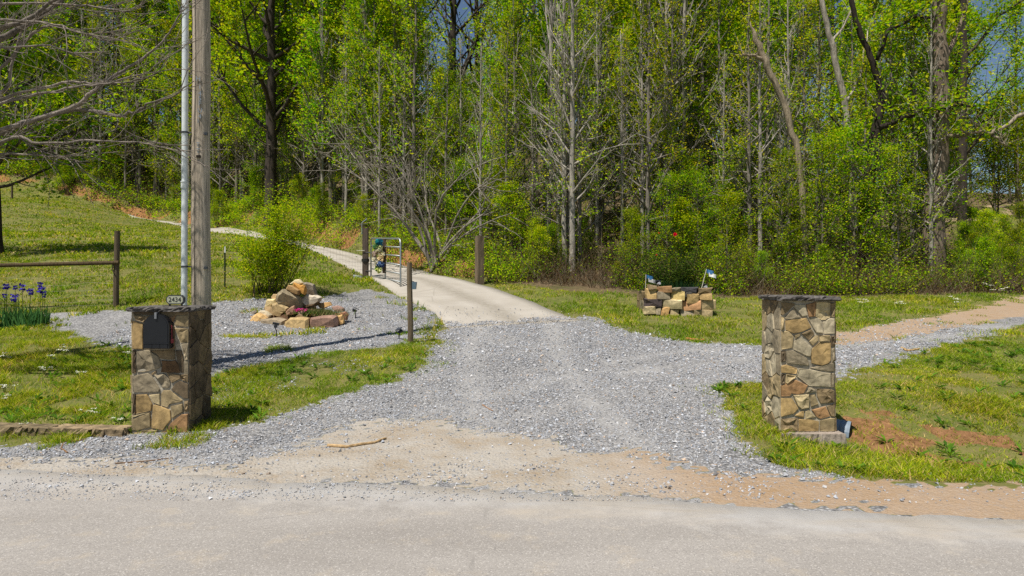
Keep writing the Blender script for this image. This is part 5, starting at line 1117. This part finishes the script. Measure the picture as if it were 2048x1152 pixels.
for px, d, s, lab in [(1330, 20.6, 1.15, 'feathery bright green bush rising behind the rose bush'), (1400, 20.9, 1.2, 'wide feathery green bush right of the rose bush'), (1450, 20.2, 1.0, 'green bush between the planter and the right pillar'), (1265, 20.4, .8, 'low green bush left of the rose bush'), (1990, 45, 2.6, 'large dense green bush by the clearing'), (2085, 37, 2.4, 'large shaded bush at the right edge of the clearing'), (1912, 43, 1.7, 'dark-based bush left of the clearing'),
                      (437, 49, 1.0, 'rounded olive-green bush behind the utility pole'), (930, 27, 1.2, 'bright green bush behind the pale gate post'), (1010, 25.5, 1.1, 'green bush right of the pale gate post')]:
    at(under[1], px, d, None, s*.5, lab) if px in (1330, 1400, 1450, 1265) else at(shrub[0 if px < 1500 else 1], px, d, None, s, lab)
# shrub by the fence, behind the rock pile
def fence_bush():
    g = G(545, 592); t = thing('fence_shrub', 'tall airy yellow-green shrub by the fence behind the rock pile', 'shrub', tuple(g)); r = np.random.default_rng(401); b = MB(); cl = []
    for k in range(30):
        az = r.uniform(0, 6.28); sp = r.uniform(.05, .8); L = r.uniform(1.5, 2.75)*(1.08-.25*sp); m = 8; pts = [np.array([r.normal(0, .22), r.normal(0, .12), -.1])]; d = np.array([math.cos(az)*sp*.55, math.sin(az)*sp*.4, 1.])
        for j in range(m-1): d = d/np.linalg.norm(d)+r.normal(0, .10, 3); pts.append(pts[-1]+d/np.linalg.norm(d)*L/(m-1))
        pts = np.array(pts); b.add(*tube_arr(pts, np.linspace(.013, .003, m), 4, False), srgb(84, 74, 52)); cl += list(pts[3:]); 
        for q in range(5): i = r.integers(2, m); e = pts[i]+r.normal(0, .22, 3)+[0, 0, .12]; b.add(*tube_arr([pts[i], (pts[i]+e)/2+[0, 0, .02], e], [.005, .004, .002], 3, False), srgb(84, 74, 52)); cl += [e, (pts[i]+e)/2]
    b.build('stems', M['twig'], t); cl = np.array(cl); p = np.repeat(cl, 48, 0); p = p+r.normal(0, .10, p.shape); v, f = leaves(p, r.uniform(.03, .062, len(p)), r, .8)
    c = 1.12*LG[r.integers(len(LG), size=len(p))]; b = MB(); b.add(v, f, rep(c, 4)); b.build('crown', M['leaf'], t)
fence_bush()
# tangle of dead stems, briars and small leaves at the foot of the woods
def undergrowth():
    r = np.random.default_rng(402); n = 24000; px = r.uniform(-150, 2250, n); dep = r.exponential(2.8, n)-1.3; d = EDGE(px)+dep; x = (px-1024)/F*d; z = H(x, d); mk = masks(x, d); k = (mk['forest'] > .4) & ~mk['conc']; x, d, z, px = x[k], d[k], z[k], px[k]; n = len(x); sc_ = np.interp(d, [20, 60], [.8, 1.5])
    base = np.stack([x, d, z-.05], 1); L = r.gamma(2.5, .45, n)*sc_; tip = base+np.stack([r.normal(0, .45, n)*L, r.normal(0, .4, n)*L, r.uniform(.35, 1, n)*L], 1)
    v, f = needles(base, tip, .016*sc_); cols = np.array([srgb(126, 114, 98), srgb(98, 84, 66), srgb(150, 138, 118), srgb(76, 62, 46), srgb(122, 92, 66)])
    b = MB(); b.add(v, f, rep(cols[r.integers(5, size=n)], 4))
    # grass and briars hanging over the cut bank
    k2 = 9000; tt = r.uniform(0, len(BANK)-1.001, k2); i_ = tt.astype(int); a_ = BANK[i_]+(BANK[i_+1]-BANK[i_])*(tt-i_)[:, None]; ab = BANK[i_+1]-BANK[i_]; nn = np.stack([ab[:, 1], -ab[:, 0]], 1)/np.linalg.norm(ab, axis=1)[:, None]
    q_ = a_+nn*r.uniform(.1, 2.6, (k2, 1)); keep = r.random(k2) < sstep(.36, .58, fbm(q_[:, 0], q_[:, 1], .7, 141))+.25*(r.random(k2) < .5); q_ = q_[keep]; zz_ = H(q_[:, 0], q_[:, 1]); b0_ = np.stack([q_[:, 0], q_[:, 1], zz_-.03], 1); k2 = len(q_); sb = np.interp(q_[:, 1], [20, 60], [.8, 1.6])
    tp_ = b0_+np.stack([r.normal(0, .22, k2), r.normal(-.05, .2, k2), r.uniform(.15, .6, k2)], 1)*sb[:, None]; v, f = needles(b0_, tp_, .03*sb); gc_ = np.array([srgb(132, 140, 56), srgb(150, 132, 86), srgb(96, 112, 44), srgb(120, 98, 70)]); b.add(v, f, rep(gc_[r.integers(4, size=k2)], 4))
    lc_ = np.repeat(tp_, 4, 0)+r.normal(0, .12, (k2*4, 3)); v, f = leaves(lc_, .08*np.interp(lc_[:, 1], [20, 60], [.8, 2]), r, .6); b.add(v, f, rep(LG[r.integers(len(LG), size=len(lc_))]*.9, 4))
    m = 12; p = np.repeat(base, m, 0); q = np.repeat(tip, m, 0); s = r.random((len(p), 1)); c = p+(q-p)*s+r.normal(0, .16, p.shape); dens = fbm(c[:, 0], c[:, 1], .55, 131); kk = r.random(len(c)) < sstep(.32, .56, dens); c = c[kk & ((c[:, 0]/c[:, 1]*F+1024 > 1100) | (r.random(len(c)) < .5))]
    v, f = leaves(c, .085*np.interp(c[:, 1], [20, 60], [.8, 2])*r.uniform(.6, 1.3, len(c)), r, .6); gcol = np.concatenate([LG*.85, [srgb(120, 112, 60), srgb(96, 84, 50)]]); b.add(v, f, rep(gcol[r.integers(len(gcol), size=len(c))], 4))
    tag(b.build('undergrowth', M['leaf']), 'tangled brush, dead stems and briars along the edge of the woods', 'undergrowth', kind='stuff')
    # far hillside woods that read as one mass
    b = MB(); n = 420; px = r.uniform(-300, 2350, n); d = EDGE(px)*.35+r.uniform(42, 80, n); keep = np.array([not (gap(a) and r.random() < (1.0 if a < 1000 else .6)) for a in px]); px, d = px[keep], d[keep]
    for a, dd in zip(px, d):
        x = (a-1024)/F*dd; z = Hs(x, dd); h = r.uniform(9, 19)*(.6 if gap(a) else 1); tw = r.uniform(.08, .2); b.add(*tube_arr([(x, dd, z-.5), (x+r.normal(0, .4), dd, z+h*.5), (x+r.normal(0, .7), dd, z+h)], [tw, tw*.7, .02], 4, False), [BKL, BKG, BKD][r.integers(3)])
        m = r.integers(90, 240); t = r.uniform(.25, 1.05, m); p = np.stack([x+r.normal(0, 1.7, m), dd+r.normal(0, 1.5, m), z+h*t], 1); v, f = leaves(p, .42*r.uniform(.6, 1.3, m), r, .6); c = LG[r.integers(len(LG), size=m)]*r.uniform(.7, 1.1); b.add(v, f, rep(c, 4))
    tag(b.build('distant_woods', M['leaf']), 'far leafy woods covering the hillside behind the nearer trees', 'woods', kind='stuff')
undergrowth()

# ------------------------------------------------------------------ trees on the left: the roadside tree whose bare limbs hang in, and the meadow tree
def roadside_tree():
    r = np.random.default_rng(501); bx, by = -9.6, 9.3; bz = Hs(bx, by); t = thing('roadside_tree', 'leafless roadside tree whose bare limbs hang in from the left', 'tree', (bx, by, bz)); o = np.array([bx, by, bz])
    tr = np.array([(bx, by, bz-.4), (bx+.1, by, bz+1.5), (bx+.25, by, bz+3), (bx+.2, by+.1, bz+4.5), (bx+.4, by, bz+6.5), (bx+.6, by, bz+8.5)]); b = MB(); b.add(*tube_arr(tr-o, [.26, .2, .18, .15, .11, .05], 12), srgb(96, 86, 74)); b.build('trunk', M['bark'], t, True)
    LB = srgb(136, 126, 116); T = lambda i: tr[i]
    limbs = [(2, [(-150,330,9.3),(0,268,9.3),(60,240,9.4),(110,225,9.4),(160,217,9.3),(205,225,9.2),(240,235,9.2),(275,222,9.2),(300,206,9.1),(350,190,9.1),(388,160,9.0)], .075, .008),
             (2, [(-120,300,9.1),(150,214,9.2),(185,185,9.2),(215,160,9.2),(255,135,9.3),(300,108,9.3),(335,72,9.3),(352,45,9.3),(368,8,9.4)], .06, .008),
             (3, [(-150,250,9.6),(0,200,9.6),(60,180,9.6),(145,162,9.6),(200,170,9.6),(260,163,9.5),(310,150,9.4),(335,125,9.4)], .05, .006),
             (3, [(-100,230,9.0),(0,205,9.0),(75,190,9.0),(150,172,9.0),(220,168,9.0),(300,140,9.0),(345,105,9.0)], .045, .005),
             (2, [(-100,330,9.8),(0,305,9.8),(90,310,9.8),(140,318,9.8),(180,326,9.8)], .04, .006),
             (2, [(-80,320,9.1),(30,270,9.1),(75,290,9.1),(150,280,9.1),(240,283,9.1),(310,285,9.1),(378,292,9.0)], .045, .005),
             (4, [(-150,130,9.7),(0,78,9.7),(60,48,9.7),(110,12,9.7),(150,-30,9.7)], .10, .03), (4, [(-150,90,9.3),(0,60,9.3),(75,30,9.4),(95,5,9.4),(160,-10,9.4)], .08, .02),
             (3, [(-100,160,9.8),(0,140,9.8),(60,70,9.8),(95,50,9.8),(150,60,9.8),(220,85,9.8),(270,60,9.8)], .05, .006), (4, [(-100,40,9.2),(50,40,9.2),(110,48,9.2),(170,68,9.2),(240,65,9.2)], .04, .005),
             (4, [(-100,10,9.5),(130,8,9.5),(190,14,9.4),(250,24,9.4),(285,12,9.4)], .04, .005), (3, [(-100,100,9.1),(30,95,9.1),(100,90,9.1),(160,112,9.1),(215,135,9.0)], .035, .005),
             (2, [(-90,360,9.2),(30,270,9.2),(60,290,9.2),(90,305,9.2),(160,328,9.2)], .03, .005), (3, [(-50,210,9.9),(15,180,9.9),(28,120,9.9),(40,60,9.9),(80,20,9.9)], .06, .01)]
    for ti, pix, r0, r1 in limbs:
        pts = np.array([T(ti)]+[P(*p) for p in pix]); k = len(pts); s = np.linspace(0, k-1, (k-1)*4+1)
        q = np.stack([np.interp(s, np.arange(k), pts[:, i]) for i in range(3)], 1); q[1:-1] = (q[:-2]+q[1:-1]*2+q[2:])/4; q += r.normal(0, .008, q.shape)
        b = MB(); b.add(*tube_arr(q-o, np.linspace(r0*.62, r1*.7, len(q)), 7), LB*(.7 if r0 > .07 else 1)); tb = []; tt = []
        for j in range(17):
            i = r.integers(5, len(q)-1); d = q[min(i+1, len(q)-1)]-q[i-1]; d /= np.linalg.norm(d); d = d+r.normal(0, .55, 3)*np.array([1, .8, 1]); L = r.uniform(.35, 1.25); p2 = [q[i]]; m = 7
            cv = r.normal(0, .10, 3)+np.array([.04, 0, .05])
            for e in range(m-1): d = d/np.linalg.norm(d)+cv+r.normal(0, .07, 3); p2.append(p2[-1]+d/np.linalg.norm(d)*L/(m-1))
            p2 = np.array(p2); b.add(*tube_arr(p2-o, np.linspace(.0065, .0025, m), 4, False), LB)
            for e in range(6): u = r.integers(1, m-1); w_ = (p2[u+1]-p2[u]); w_ = w_/np.linalg.norm(w_)+r.normal(0, .7, 3); tb.append(p2[u]-o); tt.append(p2[u]-o+w_/np.linalg.norm(w_)*r.uniform(.08, .38))
        b.add(*needles(np.array(tb), np.array(tt), np.full(len(tb), .006)), LB*1.05); b.build('limb', M['bark'], t, True)
roadside_tree()
mt = proto('meadow_tree', 'dark-trunked meadow tree at the left edge casting shade on the grass', 'tree', gen_tree(502, 9.5, .24, .24, 28, 4.8, .4, 9, 24, .14, .28, BKD, LG, .03, shape=.5, twigs=3))
mt.location = (P(-12, 0, 22.8)[0], 22.8, Hs(P(-12, 0, 22.8)[0], 22.8)-.1)
